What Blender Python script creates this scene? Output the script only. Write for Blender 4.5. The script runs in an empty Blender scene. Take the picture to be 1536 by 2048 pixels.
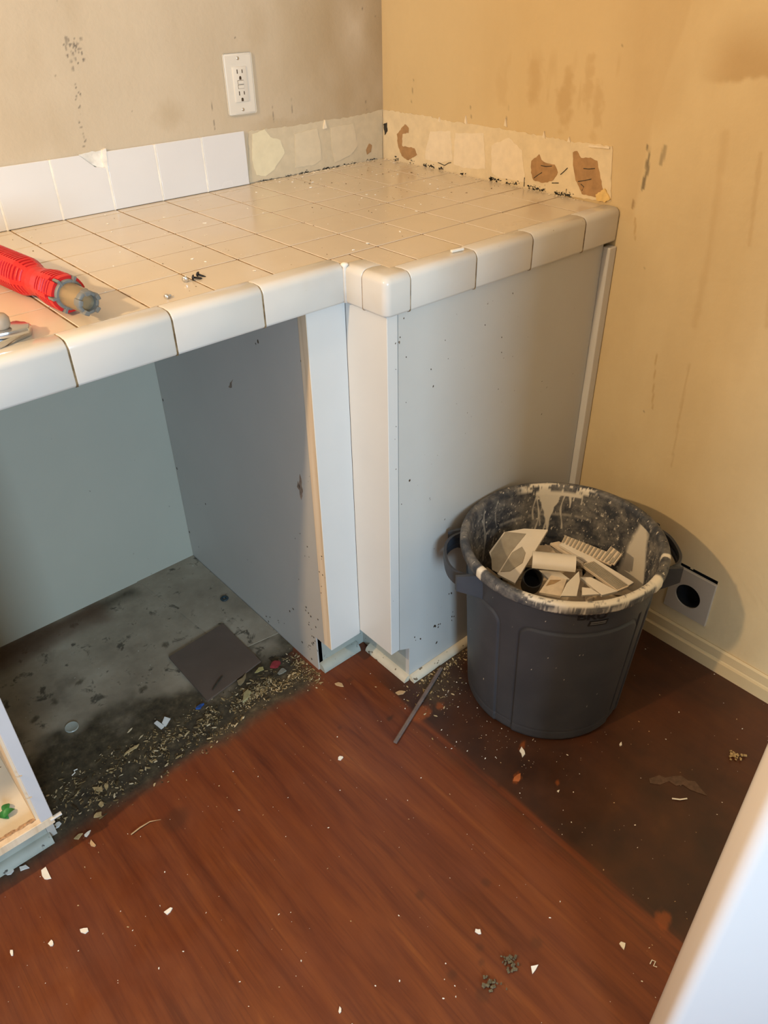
import bpy, bmesh, math, random
import numpy as np
from mathutils import Vector, Matrix

# ------------------------------------------------------------------ camera
CAM_C = (-1.00670709, -1.04940342, 1.3672597)
CAM_M = ((0.75117326, 0.38989634, -0.53265334),
         (-0.65992779, 0.42486628, -0.61966439),
         (-0.01529843, 0.81698806, 0.57645162))
FPX = 1539.0
S = bpy.context.scene
COL = S.collection
cam_d = bpy.data.cameras.new('camera')
cam = bpy.data.objects.new('camera', cam_d)
COL.objects.link(cam)
mw = Matrix(CAM_M).to_4x4()
mw.translation = Vector(CAM_C)
cam.matrix_world = mw
cam_d.sensor_fit = 'VERTICAL'
cam_d.sensor_height = 36.0
cam_d.lens = FPX / 2048 * 36.0
cam_d.clip_start = 0.02
S.camera = cam

# ------------------------------------------------------------------ light
S.view_settings.view_transform = 'Standard'
S.view_settings.look = 'None'
S.view_settings.gamma = 1.0
S.view_settings.use_curve_mapping = False
S.view_settings.exposure = 0.0
world = bpy.data.worlds.new('world')
S.world = world
world.use_nodes = True
world.node_tree.nodes['Background'].inputs[0].default_value = (0.55, 0.75, 1.0, 1)
world.node_tree.nodes['Background'].inputs[1].default_value = 0.5

lamp_d = bpy.data.lights.new('work_lamp', 'POINT')          # the warm room lamp, left of the frame
lamp_d.energy = 77
lamp_d.color = (1.0, 0.70, 0.40)
lamp_d.shadow_soft_size = 0.03
lamp = bpy.data.objects.new('work_lamp', lamp_d)
lamp.location = (-1.85, -0.185, 1.80)
COL.objects.link(lamp)

win_d = bpy.data.lights.new('window_daylight', 'AREA')      # daylight through the window behind the camera
win_d.shape = 'RECTANGLE'
win_d.size = 0.8
win_d.size_y = 0.95
win_d.energy = 104
win_d.color = (0.53, 0.765, 1.0)
win = bpy.data.objects.new('window_daylight', win_d)
win.location = (-1.78, -3.28, 1.40)
win.rotation_euler = (math.radians(90), 0, 0)
win.rotation_euler = Vector((0.44, 0.88, -0.16)).to_track_quat('-Z', 'Y').to_euler()
COL.objects.link(win)

# ------------------------------------------------------------------ dimensions (metres, floor at z = 0)
XW, YW, H = 0.4139, 0.5780, 0.9674        # right wall, back wall, counter height
TS = 0.1095                               # tile module
YF, TB = -0.0397, 0.0654                  # front edge of the counter, depth of the edge tiles
YB, XB = -0.1455, -0.2171                 # bump-out front and side
YP, XP = -0.1345, -0.2063                 # end panel, filler
YS, XS = -0.0257, -0.2906                 # stile, opening side panel
YO = 0.632                                # back of the dishwasher opening
BX, BY = 0.0768, -0.3455                  # bin centre

_C = np.array(CAM_C); _M = np.array(CAM_M)
def at(px, py, ax, v):
    """point on the plane coordinate[ax] = v seen at photo pixel (px, py)"""
    d = _M @ np.array([px - 768.0, 1024.0 - py, -FPX])
    return Vector(_C + d * ((v - _C[ax]) / d[ax]))
def fl(px, py, z=0.0): return at(px, py, 2, z)

rnd = random.Random(7)

# ------------------------------------------------------------------ numpy noise
def vnoise(x, y, seed=0):
    rs = np.random.RandomState(seed); T = rs.rand(256, 256)
    xi = np.floor(x).astype(int); yi = np.floor(y).astype(int)
    fx = x - xi; fy = y - yi
    fx = fx * fx * (3 - 2 * fx); fy = fy * fy * (3 - 2 * fy)
    a = T[xi % 256, yi % 256]; b = T[(xi + 1) % 256, yi % 256]
    c = T[xi % 256, (yi + 1) % 256]; d = T[(xi + 1) % 256, (yi + 1) % 256]
    return (a * (1 - fx) + b * fx) * (1 - fy) + (c * (1 - fx) + d * fx) * fy
def fbm(x, y, seed=0, o=4):
    s = 0; a = 0.5
    for i in range(o):
        s = s + a * vnoise(x * 2 ** i, y * 2 ** i, seed + i); a *= 0.5
    return s / (1 - 0.5 ** o)
def sstep(e0, e1, x):
    t = np.clip((x - e0) / (e1 - e0 + 1e-12), 0, 1); return t * t * (3 - 2 * t)
def blob(x, y, cx, cy, rx, ry, soft=0.5, rot=0.0, wob=0.35, seed=1, freq=None):
    c, s_ = math.cos(rot), math.sin(rot)
    u = (x - cx) * c + (y - cy) * s_; v = -(x - cx) * s_ + (y - cy) * c
    f = freq or 1.6 / max(min(rx, ry), 1e-4)
    d = np.sqrt((u / rx) ** 2 + (v / ry) ** 2) + wob * 2 * (fbm(x * f + 31, y * f + 17, seed, 3) - 0.5)
    return 1 - sstep(1 - soft, 1 + soft * 0.3, d)
def inpoly(x, y, P):
    r = np.zeros(x.shape, bool); n = len(P)
    for i in range(n):
        x0, y0 = P[i]; x1, y1 = P[(i + 1) % n]
        if y0 == y1: continue
        c = ((y0 > y) != (y1 > y)) & (x < (x1 - x0) * (y - y0) / (y1 - y0) + x0)
        r ^= c
    return r
def segd(x, y, a, b):
    ax, ay = a; bx, by = b; dx, dy = bx - ax, by - ay
    t = np.clip(((x - ax) * dx + (y - ay) * dy) / (dx * dx + dy * dy + 1e-12), 0, 1)
    return np.hypot(x - ax - t * dx, y - ay - t * dy)
def stroke(x, y, pts, w, soft=0.5, seed=3):
    d = np.full(x.shape, 9.0)
    for a, b in zip(pts[:-1], pts[1:]): d = np.minimum(d, segd(x, y, a, b))
    d = d + w * 0.8 * (fbm(x / w * 0.4, y / w * 0.4, seed, 3) - 0.5)
    return 1 - sstep(w * (1 - soft), w, d)

# ------------------------------------------------------------------ materials
class Mat:
    def __init__(s, name, rough=0.6, spec=0.4, coat=0.0, metal=0.0):
        s.m = bpy.data.materials.new(name); s.m.use_nodes = True
        s.t = s.m.node_tree; s.b = s.t.nodes['Principled BSDF']
        s.b.inputs['Roughness'].default_value = rough
        s.b.inputs['Specular IOR Level'].default_value = spec
        s.b.inputs['Coat Weight'].default_value = coat
        s.b.inputs['Coat Roughness'].default_value = 0.08
        s.b.inputs['Metallic'].default_value = metal
        s._co = {}
    def n(s, ty, **kw):
        q = s.t.nodes.new(ty)
        for k, v in kw.items(): setattr(q, k, v)
        return q
    def l(s, a, b): s.t.links.new(a, b)
    def coord(s, scale=(1, 1, 1), kind='Object'):
        k = (scale, kind)
        if k not in s._co:
            tc = s.n('ShaderNodeTexCoord'); mp = s.n('ShaderNodeMapping')
            mp.inputs['Scale'].default_value = scale
            s.l(tc.outputs[kind], mp.inputs['Vector']); s._co[k] = mp.outputs[0]
        return s._co[k]
    def noise(s, scale=5, detail=4, rough=0.55, cs=(1, 1, 1), dist=0.0):
        q = s.n('ShaderNodeTexNoise'); q.inputs['Scale'].default_value = scale
        q.inputs['Detail'].default_value = detail; q.inputs['Roughness'].default_value = rough
        q.inputs['Distortion'].default_value = dist
        s.l(s.coord(cs), q.inputs['Vector']); return q.outputs['Fac']
    def voro(s, scale=50, cs=(1, 1, 1)):
        q = s.n('ShaderNodeTexVoronoi'); q.inputs['Scale'].default_value = scale
        s.l(s.coord(cs), q.inputs['Vector']); return q.outputs['Distance']
    def ramp(s, fac, stops):
        q = s.n('ShaderNodeValToRGB'); e = q.color_ramp.elements
        while len(e) < len(stops): e.new(0.5)
        for i, (p, c) in enumerate(stops):
            e[i].position = p; e[i].color = (c, c, c, 1) if isinstance(c, (int, float)) else (*c, 1)
        s.l(fac, q.inputs[0]); return q.outputs[0]
    def mix(s, fac, a, b, mode='MIX'):
        q = s.n('ShaderNodeMix', data_type='RGBA', blend_type=mode)
        for inp, v in ((q.inputs[0], fac), (q.inputs[6], a), (q.inputs[7], b)):
            if isinstance(v, (int, float)): inp.default_value = v
            elif isinstance(v, tuple): inp.default_value = (*v, 1)
            else: s.l(v, inp)
        return q.outputs[2]
    def math(s, op, a, b=0.0):
        q = s.n('ShaderNodeMath', operation=op); q.use_clamp = False
        for inp, v in ((q.inputs[0], a), (q.inputs[1], b)):
            if isinstance(v, (int, float)): inp.default_value = v
            else: s.l(v, inp)
        return q.outputs[0]
    def attr(s, name):
        q = s.n('ShaderNodeAttribute', attribute_name=name)
        sp = s.n('ShaderNodeSeparateColor'); s.l(q.outputs['Color'], sp.inputs[0])
        return sp.outputs
    def col(s, v):
        if isinstance(v, tuple): s.b.inputs['Base Color'].default_value = (*v, 1)
        else: s.l(v, s.b.inputs['Base Color'])
        return s
    def rough(s, v): s.l(v, s.b.inputs['Roughness']); return s
    def bump(s, h, strength=0.3, dist=0.002):
        q = s.n('ShaderNodeBump'); q.inputs['Strength'].default_value = strength
        q.inputs['Distance'].default_value = dist
        s.l(h, q.inputs['Height']); s.l(q.outputs[0], s.b.inputs['Normal']); return s

def plain(name, c, rough=0.6, var=0.12, scale=30, metal=0.0, spec=0.4, coat=0.0, speck=None, bump=0.0):
    m = Mat(name, rough, spec, coat, metal)
    f = m.noise(scale, 4)
    lo = tuple(x * (1 - var) for x in c); hi = tuple(min(1, x * (1 + var)) for x in c)
    out = m.ramp(f, [(0.3, lo), (0.7, hi)])
    if speck:
        out = m.mix(m.ramp(m.noise(speck[1], 3), [(speck[2], 0.0), (speck[2] + 0.04, 1.0)]), out, speck[0])
    m.col(out)
    if bump: m.bump(f, bump, 0.002)
    return m

# wall paint: one tired tan-yellow paint, stains in an attribute
def wall_mat(name, base, drip, dark):
    m = Mat(name, 0.62, 0.3)
    a = m.attr('stain')
    c = m.ramp(m.noise(3.0, 5), [(0.3, tuple(x * 0.93 for x in base)), (0.7, tuple(min(1, x * 1.05) for x in base))])
    c = m.mix(m.math('MULTIPLY', m.ramp(m.noise(4, 6, 0.6, (1, 1, 0.35)), [(0.45, 0.0), (0.75, 1.0)]), 0.35), c, drip)
    c = m.mix(a[0], c, drip)
    c = m.mix(a[1], c, dark)
    c = m.mix(a[2], c, (0.80, 0.66, 0.40))
    m.col(c)
    h = m.mix(0.45, m.noise(85, 4), m.noise(28, 3))
    m.bump(h, 0.35, 0.0035)
    return m
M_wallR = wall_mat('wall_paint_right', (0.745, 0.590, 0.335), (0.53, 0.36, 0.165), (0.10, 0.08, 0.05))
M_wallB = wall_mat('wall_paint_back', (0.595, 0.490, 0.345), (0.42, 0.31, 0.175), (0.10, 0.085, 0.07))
M_room = plain('room_paint', (0.44, 0.38, 0.30), 0.7, 0.04, 4)
M_plaster = plain('bare_plaster', (0.75, 0.62, 0.405), 0.8, 0.07, 40, bump=0.4)
M_plaster_pale = plain('pale_adhesive', (0.82, 0.70, 0.51), 0.85, 0.05, 60, bump=0.3)
M_plaster_grey = plain('old_adhesive', (0.60, 0.50, 0.335), 0.8, 0.06, 50, bump=0.3)
M_paper = plain('brown_backing_paper', (0.40, 0.235, 0.105), 0.85, 0.15, 60, bump=0.3)
M_mould = plain('black_mould', (0.045, 0.04, 0.03), 0.9, 0.4, 120)

def tile_mat(name, c, spots=True):
    m = Mat(name, 0.16, 0.5)
    k = m.ramp(m.noise(9, 4), [(0.3, tuple(x * 0.96 for x in c)), (0.7, c)])
    if spots:
        d = m.ramp(m.noise(130, 2), [(0.77, 0.0), (0.80, 1.0)])
        k = m.mix(m.math('MULTIPLY', d, 0.6), k, (0.30, 0.22, 0.13))
        g = m.ramp(m.noise(7, 4), [(0.55, 0.0), (0.8, 0.25)])
        k = m.mix(g, k, (0.55, 0.42, 0.26))
    m.col(k)
    m.rough(m.ramp(m.noise(6, 3), [(0.35, 0.14), (0.75, 0.30)]))
    m.bump(m.noise(9, 1), 0.06, 0.004)
    return m
M_tile = tile_mat('counter_tile_glaze', (0.70, 0.605, 0.465))
M_edge = tile_mat('edge_tile_glaze', (0.67, 0.64, 0.575))
M_splash = tile_mat('splash_tile_glaze', (0.74, 0.725, 0.70), False)
M_grout = Mat('counter_grout', 0.9, 0.2)
M_grout.col(M_grout.ramp(M_grout.noise(30, 5, 0.7), [(0.35, (0.13, 0.075, 0.03)), (0.52, (0.30, 0.19, 0.09)), (0.72, (0.55, 0.42, 0.26))]))
M_white_grout = plain('white_grout', (0.84, 0.79, 0.69), 0.85, 0.1, 60)
M_mortar = plain('white_mortar', (0.74, 0.71, 0.63), 0.85, 0.14, 60, bump=0.6)

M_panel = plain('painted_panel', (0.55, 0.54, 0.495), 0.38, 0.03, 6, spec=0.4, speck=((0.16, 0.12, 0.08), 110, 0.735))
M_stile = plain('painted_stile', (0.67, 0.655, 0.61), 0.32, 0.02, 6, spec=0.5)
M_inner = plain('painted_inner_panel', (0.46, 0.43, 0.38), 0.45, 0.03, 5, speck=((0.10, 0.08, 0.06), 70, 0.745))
M_rawwood = Mat('raw_wood_edge', 0.7, 0.2)
M_rawwood.col(M_rawwood.ramp(M_rawwood.noise(20, 5, 0.6, (3, 3, 0.12)), [(0.3, (0.56, 0.40, 0.24)), (0.5, (0.72, 0.56, 0.38)), (0.7, (0.79, 0.64, 0.46))]))
M_osb = plain('torn_chipboard', (0.42, 0.25, 0.13), 0.9, 0.5, 160, bump=1.0)
M_toe = plain('dirty_toe_board', (0.36, 0.38, 0.33), 0.6, 0.1, 20, speck=((0.06, 0.05, 0.04), 90, 0.66))
M_round = plain('dirty_quarter_round', (0.60, 0.54, 0.41), 0.55, 0.1, 20, speck=((0.12, 0.09, 0.05), 70, 0.64))
M_shelf = plain('cabinet_shelf', (0.74, 0.66, 0.52), 0.6, 0.06, 15, speck=((0.25, 0.18, 0.1), 60, 0.70))
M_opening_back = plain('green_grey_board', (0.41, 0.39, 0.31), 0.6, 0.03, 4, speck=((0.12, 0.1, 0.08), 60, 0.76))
M_ply = plain('counter_plywood', (0.45, 0.33, 0.2), 0.8, 0.2, 20)
M_cream = plain('cream_baseboard', (0.69, 0.53, 0.29), 0.45, 0.05, 10)
M_door = plain('white_door_paint', (0.79, 0.78, 0.77), 0.22, 0.01, 3, spec=0.5)

# floor: red-brown boards along y; a.r = black stain, a.g = grey-brown dirt, a.b = orange bare wood
m = Mat('red_brown_floorboards', 0.32, 0.45)
a = m.attr('mark')
g1 = m.noise(3.2, 8, 0.65, (9, 0.8, 1), 0.6)
g2 = m.noise(60, 3, 0.6, (3.2, 0.10, 1))
base = m.ramp(g1, [(0.25, (0.070, 0.016, 0.006)), (0.45, (0.135, 0.034, 0.011)), (0.62, (0.185, 0.051, 0.014)), (0.8, (0.27, 0.090, 0.02))])
base = m.mix(m.math('MULTIPLY', m.ramp(g2, [(0.50, 0.0), (0.72, 1.0)]), 0.45), base, (0.075, 0.018, 0.008))
base = m.mix(m.math('MULTIPLY', m.ramp(m.noise(3.5, 4), [(0.42, 0.0), (0.7, 1.0)]), 0.5), base, (0.15, 0.035, 0.012))
sp = m.n('ShaderNodeSeparateXYZ'); m.l(m.coord(), sp.inputs[0])
fx = m.math('FRACT', m.math('MULTIPLY', m.math('ADD', sp.outputs[0], 0.2083 + 4.0), 1 / 0.0825))
seam = m.ramp(fx, [(0.0, 1.0), (0.014, 0.0)])
base = m.mix(m.math('MULTIPLY', seam, m.ramp(m.noise(2.2, 3), [(0.48, 0.0), (0.62, 0.55)])), base, (0.03, 0.008, 0.005))
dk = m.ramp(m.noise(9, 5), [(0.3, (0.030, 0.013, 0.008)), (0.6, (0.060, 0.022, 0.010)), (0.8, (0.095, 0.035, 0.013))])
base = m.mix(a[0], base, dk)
dirt = m.ramp(m.noise(45, 5, 0.7), [(0.3, (0.022, 0.017, 0.010)), (0.55, (0.065, 0.050, 0.028)), (0.75, (0.14, 0.11, 0.06))])
base = m.mix(a[1], base, dirt)
base = m.mix(a[2], base, (0.30, 0.075, 0.014))
m.col(base)
rg = m.mix(a[1], m.ramp(m.noise(12, 5), [(0.3, 0.30), (0.7, 0.52)]), (0.9, 0.9, 0.9))
m.rough(rg)
m.bump(m.mix(0.5, g2, m.noise(130, 3)), 0.12, 0.0012)
M_floor = m

m = Mat('old_grey_linoleum', 0.6, 0.3)
a = m.attr('mark')
base = m.ramp(m.noise(6, 6, 0.6), [(0.3, (0.19, 0.155, 0.11)), (0.5, (0.30, 0.25, 0.18)), (0.7, (0.40, 0.345, 0.26))])
base = m.mix(m.ramp(m.noise(24, 5, 0.65, (1, 1, 1), 0.5), [(0.585, 0.0), (0.66, 0.85)]), base, (0.055, 0.045, 0.03))
base = m.mix(m.ramp(m.noise(11, 4), [(0.6, 0.0), (0.72, 0.6)]), base, (0.15, 0.12, 0.085))
base = m.mix(m.ramp(m.noise(90, 2), [(0.74, 0.0), (0.77, 0.8)]), base, (0.55, 0.52, 0.45))
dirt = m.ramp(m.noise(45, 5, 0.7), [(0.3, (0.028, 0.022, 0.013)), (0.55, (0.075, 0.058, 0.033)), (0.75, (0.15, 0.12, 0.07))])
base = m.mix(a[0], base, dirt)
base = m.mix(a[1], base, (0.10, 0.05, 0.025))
m.col(base)
m.bump(m.noise(40, 5), 0.4, 0.002)
M_lino = m
M_lino_pale = m

# bin
m = Mat('grey_bin_plastic', 0.48, 0.35)
a = m.attr('paint')
bc = m.ramp(m.noise(14, 5), [(0.3, (0.042, 0.047, 0.057)), (0.7, (0.056, 0.061, 0.071))])
bc = m.mix(m.ramp(m.noise(150, 2), [(0.80, 0.0), (0.82, 0.6)]), bc, (0.5, 0.5, 0.48))
bc = m.mix(m.math('MULTIPLY', a[1], m.ramp(m.noise(30, 6, 0.7), [(0.42, 0.0), (0.66, 0.75)])), bc, (0.30, 0.28, 0.24))
bc = m.mix(m.math('MULTIPLY', a[1], m.ramp(m.noise(120, 3, 0.7, (1, 1, 0.6)), [(0.66, 0.0), (0.69, 1.0)])), bc, (0.68, 0.62, 0.50))
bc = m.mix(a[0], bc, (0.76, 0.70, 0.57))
bc = m.mix(a[2], bc, (0.020, 0.022, 0.027))
m.col(bc)
m.bump(m.noise(220, 2), 0.06, 0.001)
M_bin = m
M_ink = plain('black_lettering', (0.012, 0.012, 0.014), 0.5, 0.1, 40)
M_emblem = plain('grey_emblem', (0.14, 0.14, 0.14), 0.5, 0.1, 40)

M_shard = plain('shard_glaze', (0.82, 0.75, 0.62), 0.22, 0.04, 20, spec=0.5)
M_bisque = plain('shard_bisque', (0.70, 0.58, 0.42), 0.85, 0.12, 60, bump=0.4)
M_shardgrey = plain('shard_grey_adhesive', (0.36, 0.32, 0.245), 0.85, 0.12, 40, bump=0.5)
M_shardbrown = plain('shard_brown_paper', (0.36, 0.24, 0.12), 0.85, 0.2, 50)
M_black = plain('black_plastic', (0.006, 0.006, 0.006), 0.75, 0.2, 40)
M_void = plain('dark_cavity', (0.006, 0.006, 0.006), 0.9, 0.1, 20)
M_red = plain('red_plastic', (0.56, 0.011, 0.012), 0.42, 0.05, 30, spec=0.4)
M_redlabel = plain('red_label_lettering', (0.72, 0.26, 0.24), 0.5, 0.1, 30)
M_toolgrey = plain('grey_tool_plastic', (0.17, 0.17, 0.155), 0.45, 0.06, 30)
M_tooltan = plain('tan_anodised_tube', (0.34, 0.26, 0.155), 0.32, 0.05, 30, metal=0.55)
M_chrome = plain('chrome_steel', (0.66, 0.66, 0.66), 0.22, 0.05, 40, metal=1.0)
M_zinc = plain('zinc_screw', (0.62, 0.62, 0.60), 0.3, 0.06, 80, metal=0.9)
M_blackscrew = plain('black_screw', (0.012, 0.011, 0.011), 0.35, 0.1, 60)
M_knob = plain('tan_grip', (0.42, 0.33, 0.24), 0.5, 0.06, 30)
M_plate = plain('outlet_plastic', (0.72, 0.67, 0.57), 0.3, 0.02, 20, spec=0.5)
M_slot = plain('outlet_slot', (0.06, 0.035, 0.015), 0.7, 0.1, 20)
M_slate = plain('brown_slate', (0.115, 0.082, 0.062), 0.62, 0.12, 12, speck=((0.3, 0.28, 0.24), 130, 0.75))
M_stick = plain('grey_weathered_stick', (0.17, 0.13, 0.115), 0.7, 0.2, 60)
M_chip = plain('plaster_chip', (0.84, 0.80, 0.70), 0.8, 0.06, 60)
M_tan = plain('wood_shaving', (0.46, 0.335, 0.16), 0.8, 0.3, 90)
M_yel = plain('yellowed_scrap', (0.42, 0.36, 0.14), 0.8, 0.2, 60)
M_orange = plain('orange_chip', (0.40, 0.115, 0.03), 0.8, 0.2, 60)
M_leaf = plain('green_leaf', (0.035, 0.20, 0.045), 0.45, 0.25, 60)
M_twig = plain('dry_twig', (0.035, 0.032, 0.02), 0.8, 0.2, 60)
M_straw = plain('pale_splinter', (0.50, 0.33, 0.17), 0.8, 0.15, 60)
M_blue = plain('blue_foil', (0.03, 0.085, 0.30), 0.3, 0.3, 80)
M_redscrap = plain('red_wrapper', (0.30, 0.035, 0.04), 0.4, 0.3, 80)
M_whitepl = plain('white_plastic_scrap', (0.66, 0.68, 0.66), 0.35, 0.06, 60)
M_greybox = plain('grey_scrap', (0.26, 0.25, 0.20), 0.5, 0.2, 60)
M_clump = plain('olive_debris', (0.13, 0.11, 0.065), 0.9, 0.4, 120)
M_washer = plain('dark_washer', (0.035, 0.055, 0.065), 0.4, 0.2, 60, metal=0.3)
M_clear = plain('cloudy_disc_plastic', (0.36, 0.37, 0.32), 0.25, 0.06, 60)
M_smear = plain('brown_paper_smear', (0.105, 0.06, 0.038), 0.6, 0.3, 90)

# ------------------------------------------------------------------ object helpers
def tag(o, label=None, cat=None, group=None, kind=None):
    if label: o['label'] = label
    if cat: o['category'] = cat
    if group: o['group'] = group
    if kind: o['kind'] = kind
    return o
def link(name, me, mat, parent=None, smooth=False):
    o = bpy.data.objects.new(name, me); COL.objects.link(o)
    if mat is not None: me.materials.append(mat.m)
    if smooth:
        me.polygons.foreach_set('use_smooth', [True] * len(me.polygons))
    if parent is not None:
        o.parent = parent
        w_ = Vector(); q_ = parent
        while q_ is not None: w_ += q_.location; q_ = q_.parent
        o.location = -w_
    return o
def thing(name, label, cat, loc=(0, 0, 0), group=None, kind=None):
    o = bpy.data.objects.new(name, None); COL.objects.link(o)
    o.location = loc; o.empty_display_size = 0.02
    return tag(o, label, cat, group, kind)
class MB:
    """gathers shapes into one mesh"""
    def __init__(s): s.v = []; s.f = []; s.fm = []; s.mi = 0
    def add(s, v, f):
        n = len(s.v); s.v += [tuple(p) for p in v]; s.f += [tuple(i + n for i in q) for q in f]; s.fm += [s.mi] * len(f); return s
    def bm(s, b, mtx=None):
        if mtx is not None: b.transform(mtx)
        b.verts.index_update()
        s.add([v.co[:] for v in b.verts], [[v.index for v in f.verts] for f in b.faces]); b.free(); return s
    def box(s, x0, x1, y0, y1, z0, z1, bev=0.0, seg=2, mtx=None):
        b = bmesh.new(); bmesh.ops.create_cube(b, size=1)
        for v in b.verts:
            v.co = Vector(((x0 + x1) / 2 + v.co.x * (x1 - x0), (y0 + y1) / 2 + v.co.y * (y1 - y0), (z0 + z1) / 2 + v.co.z * (z1 - z0)))
        if bev: bmesh.ops.bevel(b, geom=b.edges[:], offset=bev, segments=seg, profile=0.5, affect='EDGES')
        return s.bm(b, mtx)
    def prism(s, P, axis, a0, a1, bev=0.0):
        """2-D outline P extruded along axis from a0 to a1; P is in the two other axes in order"""
        b = bmesh.new()
        def mk(p, a):
            q = list(p); q.insert(axis, a); return q
        v0 = [b.verts.new(mk(p, a0)) for p in P]; v1 = [b.verts.new(mk(p, a1)) for p in P]
        b.faces.new(v0); b.faces.new(v1[::-1]); n = len(P)
        for i in range(n): b.faces.new((v0[i], v0[(i + 1) % n], v1[(i + 1) % n], v1[i]))
        bmesh.ops.recalc_face_normals(b, faces=b.faces[:])
        if bev: bmesh.ops.bevel(b, geom=b.edges[:], offset=bev, segments=2, profile=0.5, affect='EDGES')
        bmesh.ops.triangulate(b, faces=[f for f in b.faces if len(f.verts) > 4])
        return s.bm(b)
    def slab(s, P3, t, bev=0.0):
        """3-D outline P3 (nearly flat) thickened by t against its normal"""
        b = bmesh.new()
        c = sum((Vector(p) for p in P3), Vector()) / len(P3)
        nrm = Vector()
        for i in range(len(P3)):
            nrm += (Vector(P3[i]) - c).cross(Vector(P3[(i + 1) % len(P3)]) - c)
        nrm.normalize()
        if nrm.z < 0: nrm = -nrm
        pr = [Vector(p) - nrm * ((Vector(p) - c).dot(nrm)) for p in P3]
        v0 = [b.verts.new(p) for p in pr]; v1 = [b.verts.new(p - nrm * t) for p in pr]
        b.faces.new(v0); b.faces.new(v1[::-1]); n = len(P3)
        for i in range(n): b.faces.new((v0[i], v0[(i + 1) % n], v1[(i + 1) % n], v1[i]))
        bmesh.ops.recalc_face_normals(b, faces=b.faces[:])
        if bev: bmesh.ops.bevel(b, geom=b.edges[:], offset=bev, segments=2, profile=0.5, affect='EDGES')
        bmesh.ops.triangulate(b, faces=[f for f in b.faces if len(f.verts) > 4])
        return s.bm(b)
    def lathe(s, prof, n=48, mtx=None, close=True):
        v = []; f = []
        for r, z in prof:
            for k in range(n):
                t = 2 * math.pi * k / n; v.append((r * math.cos(t), r * math.sin(t), z))
        for i in range(len(prof) - 1):
            for k in range(n):
                f.append((i * n + k, i * n + (k + 1) % n, (i + 1) * n + (k + 1) % n, (i + 1) * n + k))
        if close:
            f.append(tuple(range(n))[::-1]); f.append(tuple((len(prof) - 1) * n + k for k in range(n)))
        if mtx is not None: v = [mtx @ Vector(p) for p in v]
        return s.add(v, f)
    def tube(s, pts, r, n=8):
        pts = [Vector(p) for p in pts]; v = []; f = []
        for i, p in enumerate(pts):
            d = (pts[min(i + 1, len(pts) - 1)] - pts[max(i - 1, 0)]).normalized()
            u = d.cross(Vector((0, 0, 1)));
            if u.length < 1e-3: u = d.cross(Vector((1, 0, 0)))
            u.normalize(); w = d.cross(u)
            rr = r[i] if isinstance(r, (list, tuple)) else r
            for k in range(n):
                t = 2 * math.pi * k / n; v.append(p + u * rr * math.cos(t) + w * rr * math.sin(t))
        for i in range(len(pts) - 1):
            for k in range(n):
                f.append((i * n + k, i * n + (k + 1) % n, (i + 1) * n + (k + 1) % n, (i + 1) * n + k))
        f.append(tuple(range(n))[::-1]); f.append(tuple((len(pts) - 1) * n + k for k in range(n)))
        return s.add(v, f)
    def sweep(s, prof, path, caps=True):
        """prof: list of points (tuples) per station already placed; path: list of such rings"""
        return s
    def rings(s, R, closed=False, caps=True):
        n = len(R[0]); v = [p for r in R for p in r]; f = []
        m_ = n if closed else n - 1
        for i in range(len(R) - 1):
            for k in range(m_):
                f.append((i * n + k, i * n + (k + 1) % n, (i + 1) * n + (k + 1) % n, (i + 1) * n + k))
        if caps and closed:
            f.append(tuple(range(n))[::-1]); f.append(tuple((len(R) - 1) * n + k for k in range(n)))
        return s.add(v, f)
    def build(s, name, mat, parent=None, smooth=False, mats=None, angle=None):
        me = bpy.data.meshes.new(name); me.from_pydata(s.v, [], s.f); me.validate(); me.update()
        b = bmesh.new(); b.from_mesh(me); bmesh.ops.recalc_face_normals(b, faces=b.faces[:]); b.to_mesh(me); b.free()
        o = link(name, me, mat, parent, smooth or angle is not None)
        if angle is not None: me.set_sharp_from_angle(angle=math.radians(angle))
        return o
def grid(name, mat, ax, val, u0, u1, v0, v1, step, attr, fn, parent=None, skip=None, extra=None, hfn=None):
    """flat grid on coordinate[ax] = val with a colour attribute computed by fn(U, V) -> (r, g, b)"""
    nu = int(round((u1 - u0) / step)) + 1; nv = int(round((v1 - v0) / step)) + 1
    U, V = np.meshgrid(np.linspace(u0, u1, nu), np.linspace(v0, v1, nv), indexing='ij')
    P = np.zeros((nu * nv, 3)); oth = [i for i in range(3) if i != ax]
    P[:, oth[0]] = U.ravel(); P[:, oth[1]] = V.ravel(); P[:, ax] = val
    if hfn is not None: P[:, ax] += hfn(U, V).ravel()
    I = np.arange(nu * nv).reshape(nu, nv)
    F = np.stack([I[:-1, :-1], I[1:, :-1], I[1:, 1:], I[:-1, 1:]], -1).reshape(-1, 4)
    if skip is not None:
        cu = (U[:-1, :-1] + U[1:, 1:]).ravel() / 2; cv = (V[:-1, :-1] + V[1:, 1:]).ravel() / 2
        F = F[~skip(cu, cv)]
    r, g, b = fn(U, V)
    col = np.ones((nu * nv, 4), np.float32)
    col[:, 0] = np.clip(r, 0, 1).ravel(); col[:, 1] = np.clip(g, 0, 1).ravel(); col[:, 2] = np.clip(b, 0, 1).ravel()
    V_ = P.tolist(); F_ = F.tolist(); n0 = len(V_)
    if extra is not None:
        V_ += extra.v; F_ += [tuple(i + n0 for i in f) for f in extra.f]
        col = np.vstack([col, np.tile(np.array([[0, 0, 0, 1]], np.float32), (len(extra.v), 1))])
    me = bpy.data.meshes.new(name); me.from_pydata(V_, [], F_); me.update()
    ca = me.color_attributes.new(attr, 'FLOAT_COLOR', 'POINT'); ca.data.foreach_set('color', col.ravel())
    return link(name, me, mat, parent)

# ================================================================== SETTING
Z0 = np.zeros(1)
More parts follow.
